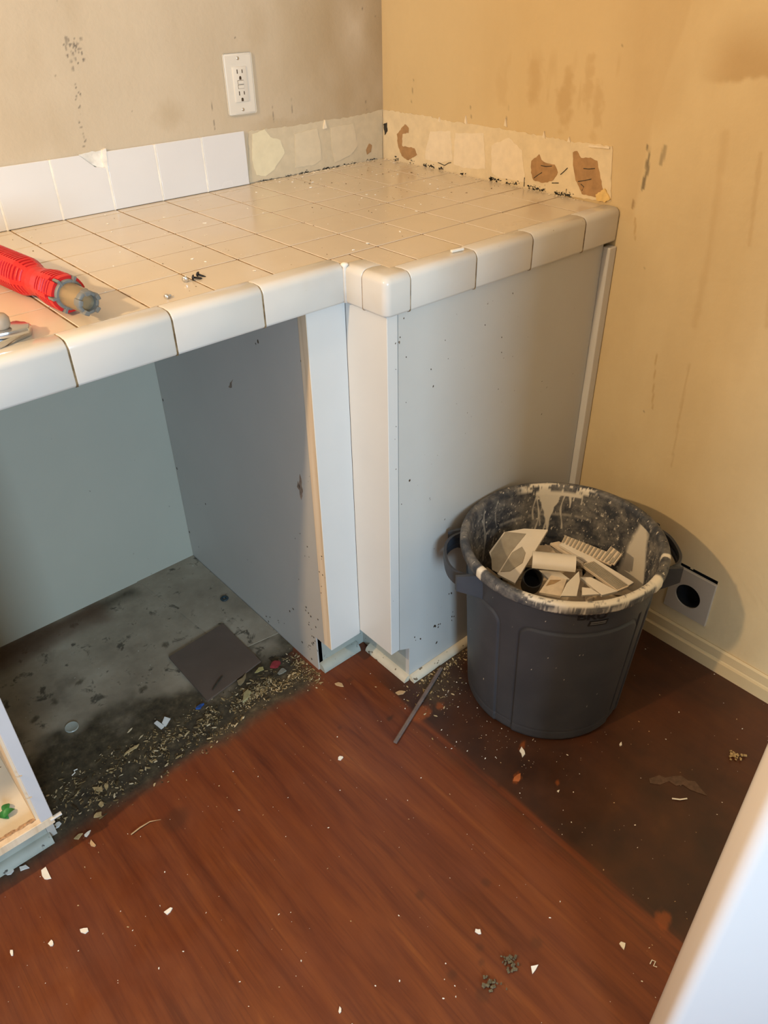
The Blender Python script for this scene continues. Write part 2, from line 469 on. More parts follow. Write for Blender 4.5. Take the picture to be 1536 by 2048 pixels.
# ---- floor
P_ = lambda *q: [tuple(fl(a, b)[:2]) for a, b in q]
def floor_fn(x, y):
    n = fbm(x * 9, y * 5, 4, 4)
    edge = -0.212 + 0.035 * (n - 0.5) + 0.05 * sstep(-0.2, -0.9, y) * 0
    k = sstep(edge - 0.003, edge + 0.012, x + .02 * (fbm(x * 120, y * 3, 33, 3) - .5)) * sstep(-0.02, -0.17, y + 0.05 * (n - 0.5))
    streak = fbm(x * 60, y * 2.2, 9, 3)
    k = np.maximum(k, sstep(edge - 0.05, edge + 0.01, x) * sstep(0.50, 0.56, streak) * 0.85 * sstep(-0.1, -0.25, y))
    fade = 1 - 0.15 * sstep(0.0, 0.22, x + 0.25 * (n - 0.5)) * sstep(-0.42, -0.52, y)
    fade2 = 0.80 + 0.20 * np.maximum(1 - sstep(0.05, 0.17, np.abs(x + 0.13 - 0.10 * (y + 0.5))), sstep(0.35, 0.65, n))
    k = k * fade * np.clip(fade2, 0, 1)
    k *= 1 - 0.5 * sstep(-0.86, -1.0, y)
    for (px, py, rx, ry, s_) in ((1290, 1500, .05, .02, 5), (1330, 1530, .03, .06, 6), (936, 1500, .035, .02, 7), (1010, 1560, .03, .012, 8), (780, 1437, .012, .007, 9)):
        c = fl(px, py); k = np.maximum(k, 0.9 * blob(x, y, c.x, c.y, rx, ry, .7, 0, .4, s_))
    for (px, py, r_) in ((960, 1895, .008), (963, 1925, .007), (972, 1765, .01), (1072, 1885, .012), (905, 1950, .01), (350, 1640, .03), (965, 1990, .013), (700, 1359, .009), (680, 1455, .006), (840, 1790, .01)):
        c = fl(px, py); k = np.maximum(k, .45 * blob(x, y, c.x, c.y, r_, r_, .5, 0, .2, int(px)))
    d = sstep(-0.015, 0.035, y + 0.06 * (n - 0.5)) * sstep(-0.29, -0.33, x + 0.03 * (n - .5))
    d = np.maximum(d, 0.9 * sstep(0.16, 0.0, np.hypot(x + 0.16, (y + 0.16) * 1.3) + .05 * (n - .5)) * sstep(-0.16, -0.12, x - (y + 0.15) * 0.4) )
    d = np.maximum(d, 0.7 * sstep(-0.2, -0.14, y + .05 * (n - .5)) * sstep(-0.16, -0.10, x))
    o = np.zeros_like(x)
    for (px, py, rx, ry) in ((1326, 1839, .020, .014), (1034, 1556, .014, .009), (1115, 1566, .006, .005), (845, 1425, .03, .02), (880, 1412, .012, .01), (1045, 1490, .016, .006)):
        c = fl(px, py); o = np.maximum(o, blob(x, y, c.x, c.y, rx, ry, .35, .4, .45, int(px)))
    return k, d, o * .6
ex = MB(); ex.box(-3.3, 0.5, -3.5, 0.75, -0.12, -0.001)
ex.add([(-3.2, -3.4, 0), (0.414, -3.4, 0), (0.414, -1.2, 0), (-3.2, -1.2, 0)], [(0, 1, 2, 3)])
ex.add([(-3.2, -1.2, 0), (-1.3, -1.2, 0), (-1.3, .64, 0), (-3.2, .64, 0)], [(0, 1, 2, 3)])
floor = tag(grid('floor', M_floor, 2, 0.0, -1.3, 0.414, -1.2, 0.64, 0.0042, 'mark', floor_fn, extra=ex), kind='structure')

# old linoleum left in the dishwasher opening
def lino_fn(x, y):
    n = fbm(x * 12, y * 12, 14, 4); n2 = fbm(x * 30, y * 30, 18, 3)
    front = np.interp(x, [-0.93, -0.80, -0.62, -0.50, -0.29], [0.30, 0.24, 0.19, 0.15, 0.19])
    d = sstep(0.06, -0.04, y - front + 0.16 * (n - .5) + 0.05 * (n2 - .5))
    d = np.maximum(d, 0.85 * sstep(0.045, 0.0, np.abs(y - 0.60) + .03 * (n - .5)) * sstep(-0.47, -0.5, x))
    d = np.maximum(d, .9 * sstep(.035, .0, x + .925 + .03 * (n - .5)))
    d = np.maximum(d, .9 * blob(x, y, -.33, .23, .05, .035, .6, .2, .5, 31))
    for (px, py) in ((110, 1405), (250, 1435), (70, 1440), (160, 1365), (285, 1380), (100, 1480), (330, 1290), (205, 1440), (400, 1255), (480, 1240)):
        c = fl(px, py); d = np.maximum(d, .8 * blob(x, y, c.x, c.y, .014, .009, .6, px * .1, .6, px))
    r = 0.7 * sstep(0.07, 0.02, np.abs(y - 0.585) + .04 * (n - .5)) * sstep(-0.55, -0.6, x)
    return d, r, np.zeros_like(x)
lino = grid('linoleum', M_lino, 2, 0.0015, -0.928, -0.292, 0.05, 0.632, 0.004, 'mark', lino_fn, parent=floor,
            skip=lambda u, v: v < 0.075 + 0.07 * (fbm(u * 14, v * 14, 77, 3) - .2) + 0.05 * (u > -.36))
tag(lino, 'grubby grey linoleum sheet in the opening')
Pl = [(-.292, .20), (-.40, .215), (-.428, .326), (-.4582, .6033), (-.4678, .632), (-.292, .632)]
b = MB(); b.prism(Pl, 2, 0.0012, 0.0034)
me_l = b.build('linoleum_overlap', M_lino, floor)
tag(me_l, 'paler overlapping strip of linoleum')

# ---- back wall (upper part stands proud, the opening behind the cabinets is deeper)
def wallB_fn(x, z):
    n = fbm(x * 6, z * 4, 21, 4); n2 = fbm(x * 60, z * 60, 25, 3); n3 = fbm(x * 170, z * 130, 28, 3)
    st = 0.75 * sstep(-0.05, 0.35, x) * sstep(.25, .65, n) + .25 * sstep(.55, .8, n)
    st = np.maximum(st, .55 * sstep(1.105, 1.085, z + .02 * (n2 - .5)) * sstep(-.02, .1, x))
    for (cx, cz, rx, rz, k) in ((.30, 1.20, .08, .07, .5), (.37, 1.15, .05, .10, .5), (-.17, 1.13, .04, .03, .35), (.2, 1.25, .1, .04, .35), (.06, 1.27, .04, .07, .3)):
        st = np.maximum(st, k * blob(x, z, cx, cz, rx, rz, .9, 0, .4, int(cx * 90 + 200)))
    mo = np.zeros_like(x)
    rr = random.Random(12)
    dots = [(145 + rr.gauss(0, 9), 92 + rr.gauss(0, 17), rr.uniform(.0010, .0026)) for _ in range(34)] + [(132, 78, .0034), (133, 86, .003), (146, 109, .003), (146, 137, .003), (162, 78, .0026)]
    dots += [(150 + t_ * 22 + rr.gauss(0, 4), 150 + t_ * 150, rr.uniform(.0008, .0017)) for t_ in [rr.random() for _ in range(30)]]
    for (px, py, w) in dots:
        c = at(px, py, 1, YW); mo = np.maximum(mo, rr.uniform(.5, .9) * blob(x, z, c.x, c.z, w, w * rr.uniform(.9, 1.9), .5, 0, .3, int(px * 7)))
    for (px, py, w) in ((725, 17, .0022), (750, 33, .0014), (532, 60, .001), (110, 152, .0015), (95, 58, .001), (470, 75, .001), (265, 222, .001)):
        c = at(px, py, 1, YW); mo = np.maximum(mo, .85 * blob(x, z, c.x, c.z, w, w * 1.3, .5))
    for (px0, py0, px1, py1) in ((421, 188, 428, 250), (424, 215, 430, 258), (730, 190, 734, 225), (545, 210, 547, 245), (583, 195, 585, 225), (113, 0, 117, 20)):
        p0 = at(px0, py0, 1, YW); p1 = at(px1, py1, 1, YW)
        mo = np.maximum(mo, .6 * stroke(x, z, [(p0.x, p0.z), (p1.x, p1.z)], .0012, .8) * sstep(.4, .6, fbm(x * 90, z * 90, 5, 2)))
    return st * sstep(1.395, 1.34, z) * sstep(-.99, -.8, x), mo, np.zeros_like(x)
ex = MB(); ex.box(-3.3, 0.52, YW + 0.002, 0.75, 0.93, 2.5); ex.box(-3.3, 0.52, YO, 0.75, -0.1, 0.93)
ex.add([(-3.2, YW, .93), (-1.0, YW, .93), (-1.0, YW, 2.45), (-3.2, YW, 2.45)], [(0, 1, 2, 3)])
ex.add([(-1.0, YW, 1.40), (XW, YW, 1.40), (XW, YW, 2.45), (-1.0, YW, 2.45)], [(0, 1, 2, 3)])
wall_back = tag(grid('wall_back', M_wallB, 1, YW, -1.0, XW, 0.93, 1.40, 0.0028, 'stain', wallB_fn, extra=ex), kind='structure')
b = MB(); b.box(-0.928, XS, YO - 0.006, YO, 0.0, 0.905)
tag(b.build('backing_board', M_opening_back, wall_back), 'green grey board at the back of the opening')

# ---- right wall
VY, VZ, VR = -0.4868, 0.1575, 0.031
def wallR_fn(y, z):
    n = fbm(y * 6, z * 3, 51, 4); n2 = fbm(y * 40, z * 12, 55, 4)
    up = sstep(1.11, 1.16, z + .10 * (n - .5)) * .22
    st = up * sstep(.3, .7, n)
    for (cy, cz, ry, rz, k) in ((.10, 1.17, .035, .07, .55), (.02, 1.15, .03, .08, .6), (-.03, 1.18, .02, .07, .5), (-.06, 1.14, .02, .08, .5), (.19, 1.15, .03, .06, .4), (-.15, 1.20, .06, .06, .3)):
        st = np.maximum(st, k * blob(y, z, cy, cz, ry, rz, .8, 0, .55, int(cy * 90 + 300)))
    tx = sstep(.45, .75, fbm(y * 38, z * 7, 58, 3)) * sstep(.26, .16, y) * sstep(-.26, -.1, y) * sstep(1.10, 1.15, z) * sstep(1.29, 1.2, z)
    st = np.maximum(st, .42 * tx)
    lip = 1.208 + .012 * np.sin(y * 9) + .02 * (n2 - .5)
    st = np.maximum(st, .62 * sstep(-.24, -.33, y) * sstep(lip - .006, lip + .004, z) * sstep(1.32, 1.22, z + .05 * (n - .5)))
    e = np.interp(z, [0.90, .97, 1.05, 1.20, 1.3], [-.185, -.178, -.183, -.20, -.22]) + .012 * (n2 - .5)
    st = np.maximum(st, .26 * sstep(e - .004, e + .008, y) * sstep(.925, .965, z + .03 * (n2 - .5)))
    yl = -.12 * np.ones_like(y)
    for pts, w, k in (([(-.185, 1.07), (-.190, 1.03), (-.186, 1.0)], .004, .0), ([(-.181, .955), (-.188, .915)], .003, .6), ([(-.284, .70), (-.292, .63), (-.30, .575)], .0022, .6), ([(-.36, .70), (-.364, .60), (-.372, .46)], .0035, .35), ([(-.40, 1.1), (-.42, .95)], .006, .3), ([(-.33, 1.12), (-.35, .9), (-.352, .78)], .012, .22), ([(-.46, 1.0), (-.49, .82)], .009, .25)):
        if k: st = np.maximum(st, k * stroke(y, z, pts, w, .8, 61))
    mo = .75 * stroke(y, z, [(-.183, 1.085), (-.189, 1.05), (-.186, 1.0)], .0055, .6, 66) * sstep(.42, .6, fbm(y * 160, z * 70, 71, 3))
    q = stroke(y, z, [(-.218, 1.088), (-.216, 1.06)], .0055, .5, 67)
    mo = np.maximum(mo, .45 * q)
    c = at(1266, 408, 0, XW); rust = blob(y, z, c.y, c.z, .004, .010, .5, 0, .3, 81)
    st = np.maximum(st, rust); mo = np.maximum(mo, .35 * rust)
    for (px, py, w) in ((1280, 222, .0016), (1020, 113, .0014), (1290, 536, .0016), (1420, 683, .0014), (1480, 690, .001), (1288, 822, .0016), (1430, 490, .001), (1482, 153, .0015), (1463, 161, .0015), (1245, 92, .001), (1150, 153, .001)):
        c = at(px, py, 0, XW); mo = np.maximum(mo, .8 * blob(y, z, c.y, c.z, w, w * 1.2, .5))
    for (px0, py0, px1, py1) in ((941, 212, 943, 240), (1017, 213, 1013, 240), (827, 160, 823, 205)):
        p0 = at(px0, py0, 0, XW); p1 = at(px1, py1, 0, XW)
        mo = np.maximum(mo, .5 * stroke(y, z, [(p0.y, p0.z), (p1.y, p1.z)], .0012, .8))
    return np.clip(st * 1.3, 0, 1) * sstep(1.395, 1.33, z) * sstep(-1.19, -.95, y), mo, np.zeros_like(y)
def holeR(u, v):
    n = fbm(u * 120, v * 120, 5, 2)
    return (np.hypot(u - VY, v - VZ) < VR + .006) | ((u > -.541) & (u < -.440) & (v > .20) & (v < .2335 + .006 * (n - .5)))
ex = MB(); ex.box(XW + 0.03, XW + 0.12, -3.4, YW + .1, -0.1, 2.5)
ex.add([(XW, -3.4, 0), (XW, -1.2, 0), (XW, -1.2, 2.45), (XW, -3.4, 2.45)], [(0, 1, 2, 3)])
ex.add([(XW, -1.2, 1.40), (XW, YW, 1.40), (XW, YW, 2.45), (XW, -1.2, 2.45)], [(0, 1, 2, 3)])
wall_right = tag(grid('wall_right', M_wallR, 0, XW, -1.2, YW, 0.0, 1.40, 0.0036, 'stain', wallR_fn, skip=holeR, extra=ex), kind='structure')

# scars where the splash tiles were knocked off: thin plaster with a ragged outline
def ragged(P, amp, n, seed):
    r = random.Random(seed); out = []
    for i in range(len(P)):
        a_ = Vector(P[i]); c_ = Vector(P[(i + 1) % len(P)]); k = max(1, int((c_ - a_).length / n))
        nv = Vector((-(c_ - a_).y, (c_ - a_).x)).normalized()
        for j in range(k):
            out.append(tuple(a_ + (c_ - a_) * (j / k) + nv * r.uniform(-amp, amp)))
    return out
def scarR(pix, dep, name, mat, amp=.002, n=.008, seed=1, parent=wall_right, proud=True):
    P = [(at(a_, b_, 0, XW).y, at(a_, b_, 0, XW).z) for a_, b_ in pix]
    bb = MB(); bb.prism(ragged(P, amp, n, seed), 0, XW - dep, XW + .001)
    return bb.build(name, mat, parent)
def scarB(pix, dep, name, mat, amp=.002, n=.008, seed=1):
    P = [(at(a_, b_, 1, YW).x, at(a_, b_, 1, YW).z) for a_, b_ in pix]
    bb = MB(); bb.prism(ragged(P, amp, n, seed), 1, YW - dep, YW + .001)
    return bb.build(name, mat, wall_back)
scar = scarR([(765, 219), (850, 231), (905, 243), (930, 246), (1000, 256), (1085, 272), (1150, 284), (1226, 292), (1222, 404), (1180, 398), (1080, 385), (1000, 372), (880, 345), (765, 325)], .0016, 'plaster_scar', M_plaster, .0016, .007, 3)
tag(scar, 'cream plaster scar where tiles came off')
for i, pix in enumerate(([(852, 300), (862, 262), (902, 262), (906, 320), (880, 325), (852, 318)], [(912, 266), (968, 266), (972, 338), (930, 336), (908, 328)], [(984, 290), (1020, 275), (1045, 300), (1052, 364), (1000, 356), (984, 345)],
                         [(880, 290), (905, 288), (905, 320), (882, 318)])):
    if i < 3: scarR(pix, .0022, 'pale_plaster', M_plaster_pale, .0012, .008, 20 + i)
for i, pix in enumerate(([(800, 262), (811, 248), (819, 256), (818, 265), (806, 268), (805, 292), (820, 294), (830, 296), (835, 309), (818, 321), (805, 312), (797, 290), (795, 268)],
                         [(1064, 322), (1080, 308), (1084, 320), (1092, 325), (1110, 329), (1117, 345), (1108, 360), (1088, 366), (1068, 360), (1063, 345)],
                         [(1147, 304), (1155, 302), (1163, 315), (1182, 316), (1195, 322), (1200, 345), (1207, 380), (1210, 398), (1190, 394), (1165, 388), (1153, 360), (1148, 330)])):
    tag(scarR(pix, .0024, 'brown_patch', M_paper, .0010, .005, 40 + i), 'brown backing paper showing through')
scarR([(768, 248), (775, 245), (776, 262), (771, 270)], .0026, 'dark_smear', M_mould, .0008, .004, 50)
scarR([(1194, 389), (1212, 376), (1223, 398), (1212, 404), (1196, 400)], .005, 'yellow_glue', plain('yellow_glue', (0.78, 0.54, 0.20), 0.6, 0.15, 60), .0012, .004, 51)
scarR([(1180, 289), (1222, 293), (1221, 297), (1180, 293)], .0045, 'plaster_ridge', M_plaster_pale, .0006, .006, 52)
for i, (px, py, h_) in enumerate(((1013, 243, .010), (933, 238, .010), (1090, 268, .008), (880, 238, .006), (1140, 278, .006))):
    p = at(px, py, 0, XW)
    bb = MB(); bb.prism([(p.y - .004, p.z - h_), (p.y + .004, p.z - h_ * .8), (p.y + .001, p.z + h_ * .7)], 0, XW - .0035, XW)
    bb.build('plaster_flake', M_plaster_pale, wall_right)
scb = scarB([(496, 262), (530, 258), (600, 249), (650, 240), (700, 234), (740, 225), (764, 219), (764, 322), (700, 330), (600, 346), (498, 366)], .0018, 'plaster_scar', M_plaster_grey, .0014, .007, 8)
tag(scb, 'yellowish plaster scar beside the last splash tile')
scarB([(504, 268), (528, 258), (540, 275), (560, 280), (568, 305), (548, 338), (530, 352), (512, 350), (503, 320)], .0026, 'cream_adhesive', plain('cream_adhesive', (0.74, 0.65, 0.43), 0.8, 0.05, 40, bump=.3), .0010, .006, 30)
for i, pix in enumerate(([(588, 268), (632, 256), (640, 290), (642, 318), (625, 330), (590, 335)], [(660, 255), (705, 246), (714, 290), (700, 310), (668, 325), (662, 290)])):
    scarB(pix, .0030, 'raised_plaster', plain('raised_plaster_%s' % 'ab'[i], (0.66, 0.55, 0.37), 0.8, 0.05, 40), .0010, .006, 33 + i)
scarB([(731, 300), (737, 287), (743, 290), (741, 303), (733, 309)], .0026, 'brown_patch', M_paper, .0005, .004, 36)
p = at(647, 245, 1, YW); bb = MB(); bb.prism([(p.x - .005, p.z - .013), (p.x + .005, p.z - .012), (p.x + .001, p.z + .006)], 1, YW - .006, YW)
bb.build('plaster_flake', M_plaster_pale, wall_back)
# cracks in the brown paper and mould along the counter joint (uncountable)
def mould(n, lo, hi, place, par, sd, th_):
    r = random.Random(sd); b = MB()
    for k in range(n):
        t = r.uniform(lo, hi)
        if vnoise(np.array([t * 55.]), np.array([3.]), sd)[0] < th_: continue
        r_ = .0005 + .0014 * r.random() ** 2.5; z = H + .001 + abs(r.gauss(0, .0035))
        b.slab([place(t + r_ * 1.8 * math.cos(a_) * r.uniform(.5, 1.3), z + r_ * math.sin(a_) * r.uniform(.5, 1.5)) for a_ in (0, 1.1, 2.2, 3.2, 4.3, 5.3)], .0006)
    tag(b.build('mould_specks', M_mould, par), kind='stuff')
mould(520, -.09, .57, lambda t, z: (XW - .0022, t, z), wall_right, 5, .50)
mould(260, .005, .40, lambda t, z: (t, YW - .0024, H + (z - H) * .55), wall_back, 6, .45)
for pts in ([(1068, 356), (1076, 350), (1084, 345)], [(1082, 331), (1092, 333), (1104, 332)], [(1156, 363), (1170, 361), (1183, 358)], [(1162, 368), (1168, 374), (1164, 381)], [(1167, 337), (1178, 338), (1190, 337)], [(1121, 349), (1128, 343), (1135, 336)], [(1104, 366), (1117, 366)], [(1049, 355), (1048, 373)], [(876, 325), (889, 331), (897, 326), (902, 325)], [(1133, 378), (1131, 390), (1141, 394)], [(1123, 384), (1121, 396)]):
    b = MB(); b.tube([at(a_, c_, 0, XW - .0022) for a_, c_ in pts], .0009, 6); b.build('crack', M_mould, wall_right)

# ---- rest of the room, out of the frame
b = MB(); b.box(-3.3, -3.2, -3.5, .6, 0, 2.5); tag(b.build('wall_left', M_room), kind='structure')
b = MB(); b.box(-3.3, -2.4, -3.5, -3.4, 0, 2.5); b.box(-1.15, .5, -3.5, -3.4, 0, 2.5); b.box(-2.4, -1.15, -3.5, -3.4, 0, .8); b.box(-2.4, -1.15, -3.5, -3.4, 2.0, 2.5)
tag(b.build('wall_front', M_room), kind='structure')
b = MB(); b.box(-3.3, .5, -3.5, .7, 2.45, 2.55); tag(b.build('ceiling', plain('ceiling_paint', (0.60, 0.56, 0.50), .8, .02, 4)), kind='structure')

# ---- baseboard on the right wall (two mouldings)
prof = [(0, 0), (0, .061), (-.004, .064), (-.009, .060), (-.010, .040), (-.0075, .037), (-.0095, .034), (-.0145, .032), (-.0145, 0)]
b = MB(); b.prism([(XW + x_, z_) for x_, z_ in prof], 1, -3.3, YP - .016)
tag(b.build('baseboard_right', M_cream), kind='structure')

# ---- white door standing open in the foreground
E = Vector((-0.42, -0.922, 0)); dd_ = Vector((0.80, -0.60, 0)).normalized(); nn = Vector((-dd_.y, dd_.x, 0))
mt = Matrix(((dd_.x, nn.x, 0, E.x), (dd_.y, nn.y, 0, E.y), (0, 0, 1, 0), (0, 0, 0, 1)))
b = MB(); b.box(0, .45, -.046, 0.0, .012, 2.03, .0155, 6, mt)
tag(b.build('door_1', M_door, None, angle=40), kind='structure')

# ================================================================== COUNTER
counter = thing('countertop', 'cream square tiled kitchen countertop with rounded edge tiles and a stepped corner', 'countertop', (0, 0, .905))
b = MB(); b.box(-1.9, XW - .001, YF + .010, YW - .001, .905, H - .0060); b.box(XB + .010, XW - .001, YB + .010, YF + .02, .905, H - .0060)
b.build('base_board', M_ply, counter)
LX = -.1735                                             # inner line of the bump-out side edge tiles
RF, RB = .0, -.1055                                     # inner lines of the front edge tiles
b = MB(); b.box(-1.9, XW - .001, RF - .002, YW - .001, H - .006, H - .0009); b.box(LX - .002, XW - .001, RB - .002, RF, H - .006, H - .0009)
b.build('grout', M_grout, counter)
b = MB(); gr = .0016
def cell(x0, x1, y0, y1):
    if x1 - x0 < .004 or y1 - y0 < .004: return
    x0 += gr; x1 -= gr; y0 += gr; y1 -= gr; e = .0007
    dz = rnd.uniform(-.0002, .0003)
    o_ = [(x0, y0, H - .006), (x1, y0, H - .006), (x1, y1, H - .006), (x0, y1, H - .006), (x0, y0, H - .0010), (x1, y0, H - .0010), (x1, y1, H - .0010), (x0, y1, H - .0010),
          (x0 + e, y0 + e, H + dz), (x1 - e, y0 + e, H + dz), (x1 - e, y1 - e, H + dz), (x0 + e, y1 - e, H + dz)]
    f_ = [(8, 9, 10, 11), (3, 2, 1, 0)]
    for i in range(4):
        j = (i + 1) % 4; f_ += [(i, j, 4 + j, 4 + i), (4 + i, 4 + j, 8 + j, 8 + i)]
    b.add(o_, f_)
for c_ in range(-17, 5):
    for r_ in range(0, 6):
        x0 = max(c_ * TS, -1.9); x1 = min((c_ + 1) * TS, XW - .002); y0 = max(r_ * TS, RF); y1 = min((r_ + 1) * TS, YW - .002)
        cell(x0, x1, y0, y1)
    x0 = max(c_ * TS, LX); x1 = min((c_ + 1) * TS, XW - .002)
    if x1 > LX: cell(x0, x1, RB, RF)
cell(XB + .002, LX, YF + .002, RF)
b.build('field_tiles', M_tile, counter)

# edge tiles: V-cap profile  (offset outwards w from the inner line, height z)
def vcap(w):
    P = [(0.0, 0.0005), (.006, .0012), (w - .024, .0022), (w - .016, .0018)]
    for k in range(1, 9):
        t = math.pi / 2 * k / 8; P.append((w - .0135 + .0135 * math.sin(t), .0018 - .0135 + .0135 * math.cos(t)))
    P += [(w, -.030), (w, -TB + .005), (w - .0015, -TB + .0012), (w - .005, -TB), (w - .011, -TB), (w - .011, -.012), (0.0, -.006)]
    return P
def edge_piece(mk, a0, a1, w, cut0=0, cut1=0):
    """mk(a, d, z) -> point; a along the edge, d outwards; cut = mitre slope"""
    g_ = .0009; e = .0016; P = vcap(w); R = []
    c0 = (max(p[0] for p in P) + min(p[0] for p in P)) / 2
    for a_, sh in ((a0 + g_, e), (a0 + g_ + e * .4, e * .3), (a0 + g_ + e, 0), (a1 - g_ - e, 0), (a1 - g_ - e * .4, e * .3), (a1 - g_, e)):
        ring = []
        for i, (d, z) in enumerate(P):
            dd = d - sh if d > w * .5 else d; zz = z - sh if i < 8 else z
            cc = cut0 * d if a_ < (a0 + a1) / 2 else cut1 * d
            ring.append(mk(a_ + cc, dd, H + zz))
        R.append(ring)
    bb = MB(); bb.rings(R, True); return bb
WF, WB, WS = RF - YF, RB - YB, LX - XB
front = lambda a_, d, z: (a_, RF - d, z)
bumpf = lambda a_, d, z: (a_, RB - d, z)
side = lambda a_, d, z: (LX - d, a_, z)
js = [-1.9, -1.77, -1.615, -1.462, -1.308, -1.154, -1.0, -.8455, -.6908, -.5361, -.3794, XB]
for i, (a0, a1) in enumerate(zip(js[:-1], js[1:])):
    edge_piece(front, a0, a1, WF).build('edge_tile', M_edge, counter, angle=50)
jb = [-.1635, -.0067, .1437, .3020, XW - .002]
for a0, a1 in zip(jb[:-1], jb[1:]): edge_piece(bumpf, a0, a1, WB).build('edge_tile', M_edge, counter, angle=50)
edge_piece(side, -.0856, YF + .0005, WS).build('edge_tile', M_edge, counter, angle=50)
# outside corner cap
R = []; P = vcap(WS); PB = vcap(WB)
for st in ('a', 'b', 0, 1, 2, 3, 4, 5, 6, 'c', 'd'):
    ring = []
    for (d, z), (d2, _) in zip(P, PB):
        cr = .013 * max(0, d / WS)
        if st == 'a': q = (LX - d, -.0856 - .0009, z - (.001 if z > -.02 else 0))
        elif st == 'b': q = (LX - d, -.0856 - .0025, z)
        elif st == 'c': q = (-.1635 - .0025, RB - d2, z)
        elif st == 'd': q = (-.1635 - .0009, RB - d2, z - (.001 if z > -.02 else 0))
        else:
            t = math.pi / 2 * st / 6
            cxx, cyy = LX - d + cr, RB - d2 + cr
            q = (cxx - cr * math.cos(t), cyy - cr * math.sin(t), z)
        ring.append((q[0], q[1], H + q[2]))
    R.append(ring)
b = MB(); b.rings(R, True); b.build('corner_tile', M_edge, counter, angle=50)
# dirty grout in the joints between the edge tiles
M_joint = Mat('edge_joint_grout', .9, .2); M_joint.col(M_joint.ramp(M_joint.noise(60, 3), [(.35, (.13, .08, .035)), (.65, (.36, .26, .14))]))
def joint(mk, a_, w):
    b = MB(); b.rings([[mk(a_ + e_, d * .985, H + z - .0016) for d, z in vcap(w)] for e_ in (-.0016, .0016)], True)
    b.build('joint_grout', M_joint, counter)
for a_ in js[1:-1]: joint(front, a_, WF)
for a_ in jb[:-1]: joint(bumpf, a_, WB)
joint(side, -.0856, WS)
b = MB(); b.lathe([(.0035, -.064), (.0035, -.004), (.007, .001), (.004, .0035), (.0005, .004)], 16, Matrix.Translation((XB + .001, YF - .001, H)))
b.build('corner_caulk', M_white_grout, counter, smooth=True)

# splash tiles
sp_ = thing('tile_backsplash', 'row of glossy white wall tiles standing along the back of the counter, one chipped', 'backsplash', (0, YW, H))
jx = [-.0005 - .1102 * k for k in range(10)]
TH = H + .1115
for k in range(9):
    x1, x0 = jx[k] - .0020, jx[k + 1] + .0020
    b = MB()
    if k == 3:
        P = [(x0, H + .001), (x1, H + .001), (x1, at(208, 335, 1, YW).z), (at(187, 333, 1, YW).x, at(187, 333, 1, YW).z), (at(180, 328, 1, YW).x, at(180, 328, 1, YW).z), (at(155, 309, 1, YW).x, TH), (x0, TH)]
        b.prism(P, 1, YW - .0075, YW - .0005, .0007)
        o = b.build('splash_tile', M_splash, sp_); o['label'] = 'splash tile with its top right corner broken off'
        pz = [(at(155, 309, 1, YW).x, TH + .001), (at(180, 328, 1, YW).x, at(180, 328, 1, YW).z - .002), (x1 + .002, at(208, 335, 1, YW).z - .002), (x1 + .003, TH + .003), (x1 - .012, TH + .001), (x1 - .02, TH + .004)]
        b = MB(); b.prism(ragged(pz, .0012, .006, 9), 1, YW - .0040, YW - .0003); b.build('bare_mortar', M_mortar, sp_)
    else:
        b.box(x0, x1, YW - .0075, YW - .0005, H + .001, TH, .0012, 2)
        b.build('splash_tile', M_splash, sp_)
for k in range(1, 9):
    b = MB(); b.box(jx[k] - .0023, jx[k] + .0023, YW - .0075, YW - .0004, H + .0005, TH - .0005, .0006, 1)
    b.build('white_joint', M_white_grout, sp_)
b = MB(); b.prism(ragged([(-.3300, H + .075), (-.3270, H + .098), (-.3260, TH + .006), (-.334, TH + .004), (-.3385, TH - .012), (-.336, H + .085)], .0008, .005, 5), 1, YW - .0085, YW - .0004); b.build('mortar_lump', M_white_grout, sp_)

# ================================================================== RIGHT CABINET
cab = thing('base_cabinet', 'pale painted corner base cabinet with a blank end panel under the stepped counter', 'cabinet', (0, 0, 0))
ZT = H - TB - .0003
b = MB(); b.box(XS, XP - .0005, YS, 0.0, .109, ZT, .0008, 1); b.build('face_stile', M_stile, cab)
b = MB(); b.box(XS - .0006, XS + .004, YS + .001, -.0005, .112, ZT - .001); o = b.build('raw_edge', M_rawwood, cab); o['label'] = 'unpainted wood edge of the stile'
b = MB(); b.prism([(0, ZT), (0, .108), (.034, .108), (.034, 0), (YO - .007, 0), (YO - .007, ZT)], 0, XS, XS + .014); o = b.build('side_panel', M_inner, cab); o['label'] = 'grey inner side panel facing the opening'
b = MB(); b.box(XP, XP + .024, YP, YS + .001, .119, ZT, .0008, 1); b.build('filler_panel', M_stile, cab)
b = MB(); b.prism([(-.1812, .118), (-.1812, ZT), (XW - .026, ZT), (XW - .026, .002), (-.1522, .002), (-.1522, .104)], 1, YP, YP + .012); o = b.build('end_panel', M_panel, cab); o['label'] = 'large flat end panel, dotted with dark specks'
b = MB(); b.box(XS + .004, -.150, .034, .046, .001, .112); b.box(-.152, -.140, YP + .0125, .034, .001, .118); b.build('toe_board', M_toe, cab)
def qr(P0, P1, out, r_):
    P0 = Vector(P0); P1 = Vector(P1); out = Vector(out); bb = MB(); R_ = []
    for p in (P0, P1):
        ring = [tuple(p), ]
        for k in range(9):
            t = math.pi / 2 * k / 8; ring.append(tuple(p + out * r_ * math.cos(t) + Vector((0, 0, r_ * math.sin(t)))))
        R_.append(ring)
    bb.rings(R_, True); return bb
qr((XS + .004, .034, .001), (-.176, .034, .001), (0, -1, 0), .020).build('quarter_round', M_toe, cab, angle=40)
qr((-.1520, .006, .001), (-.1520, YP - .001, .001), (-1, 0, 0), .016).build('quarter_round', M_round, cab, angle=40)
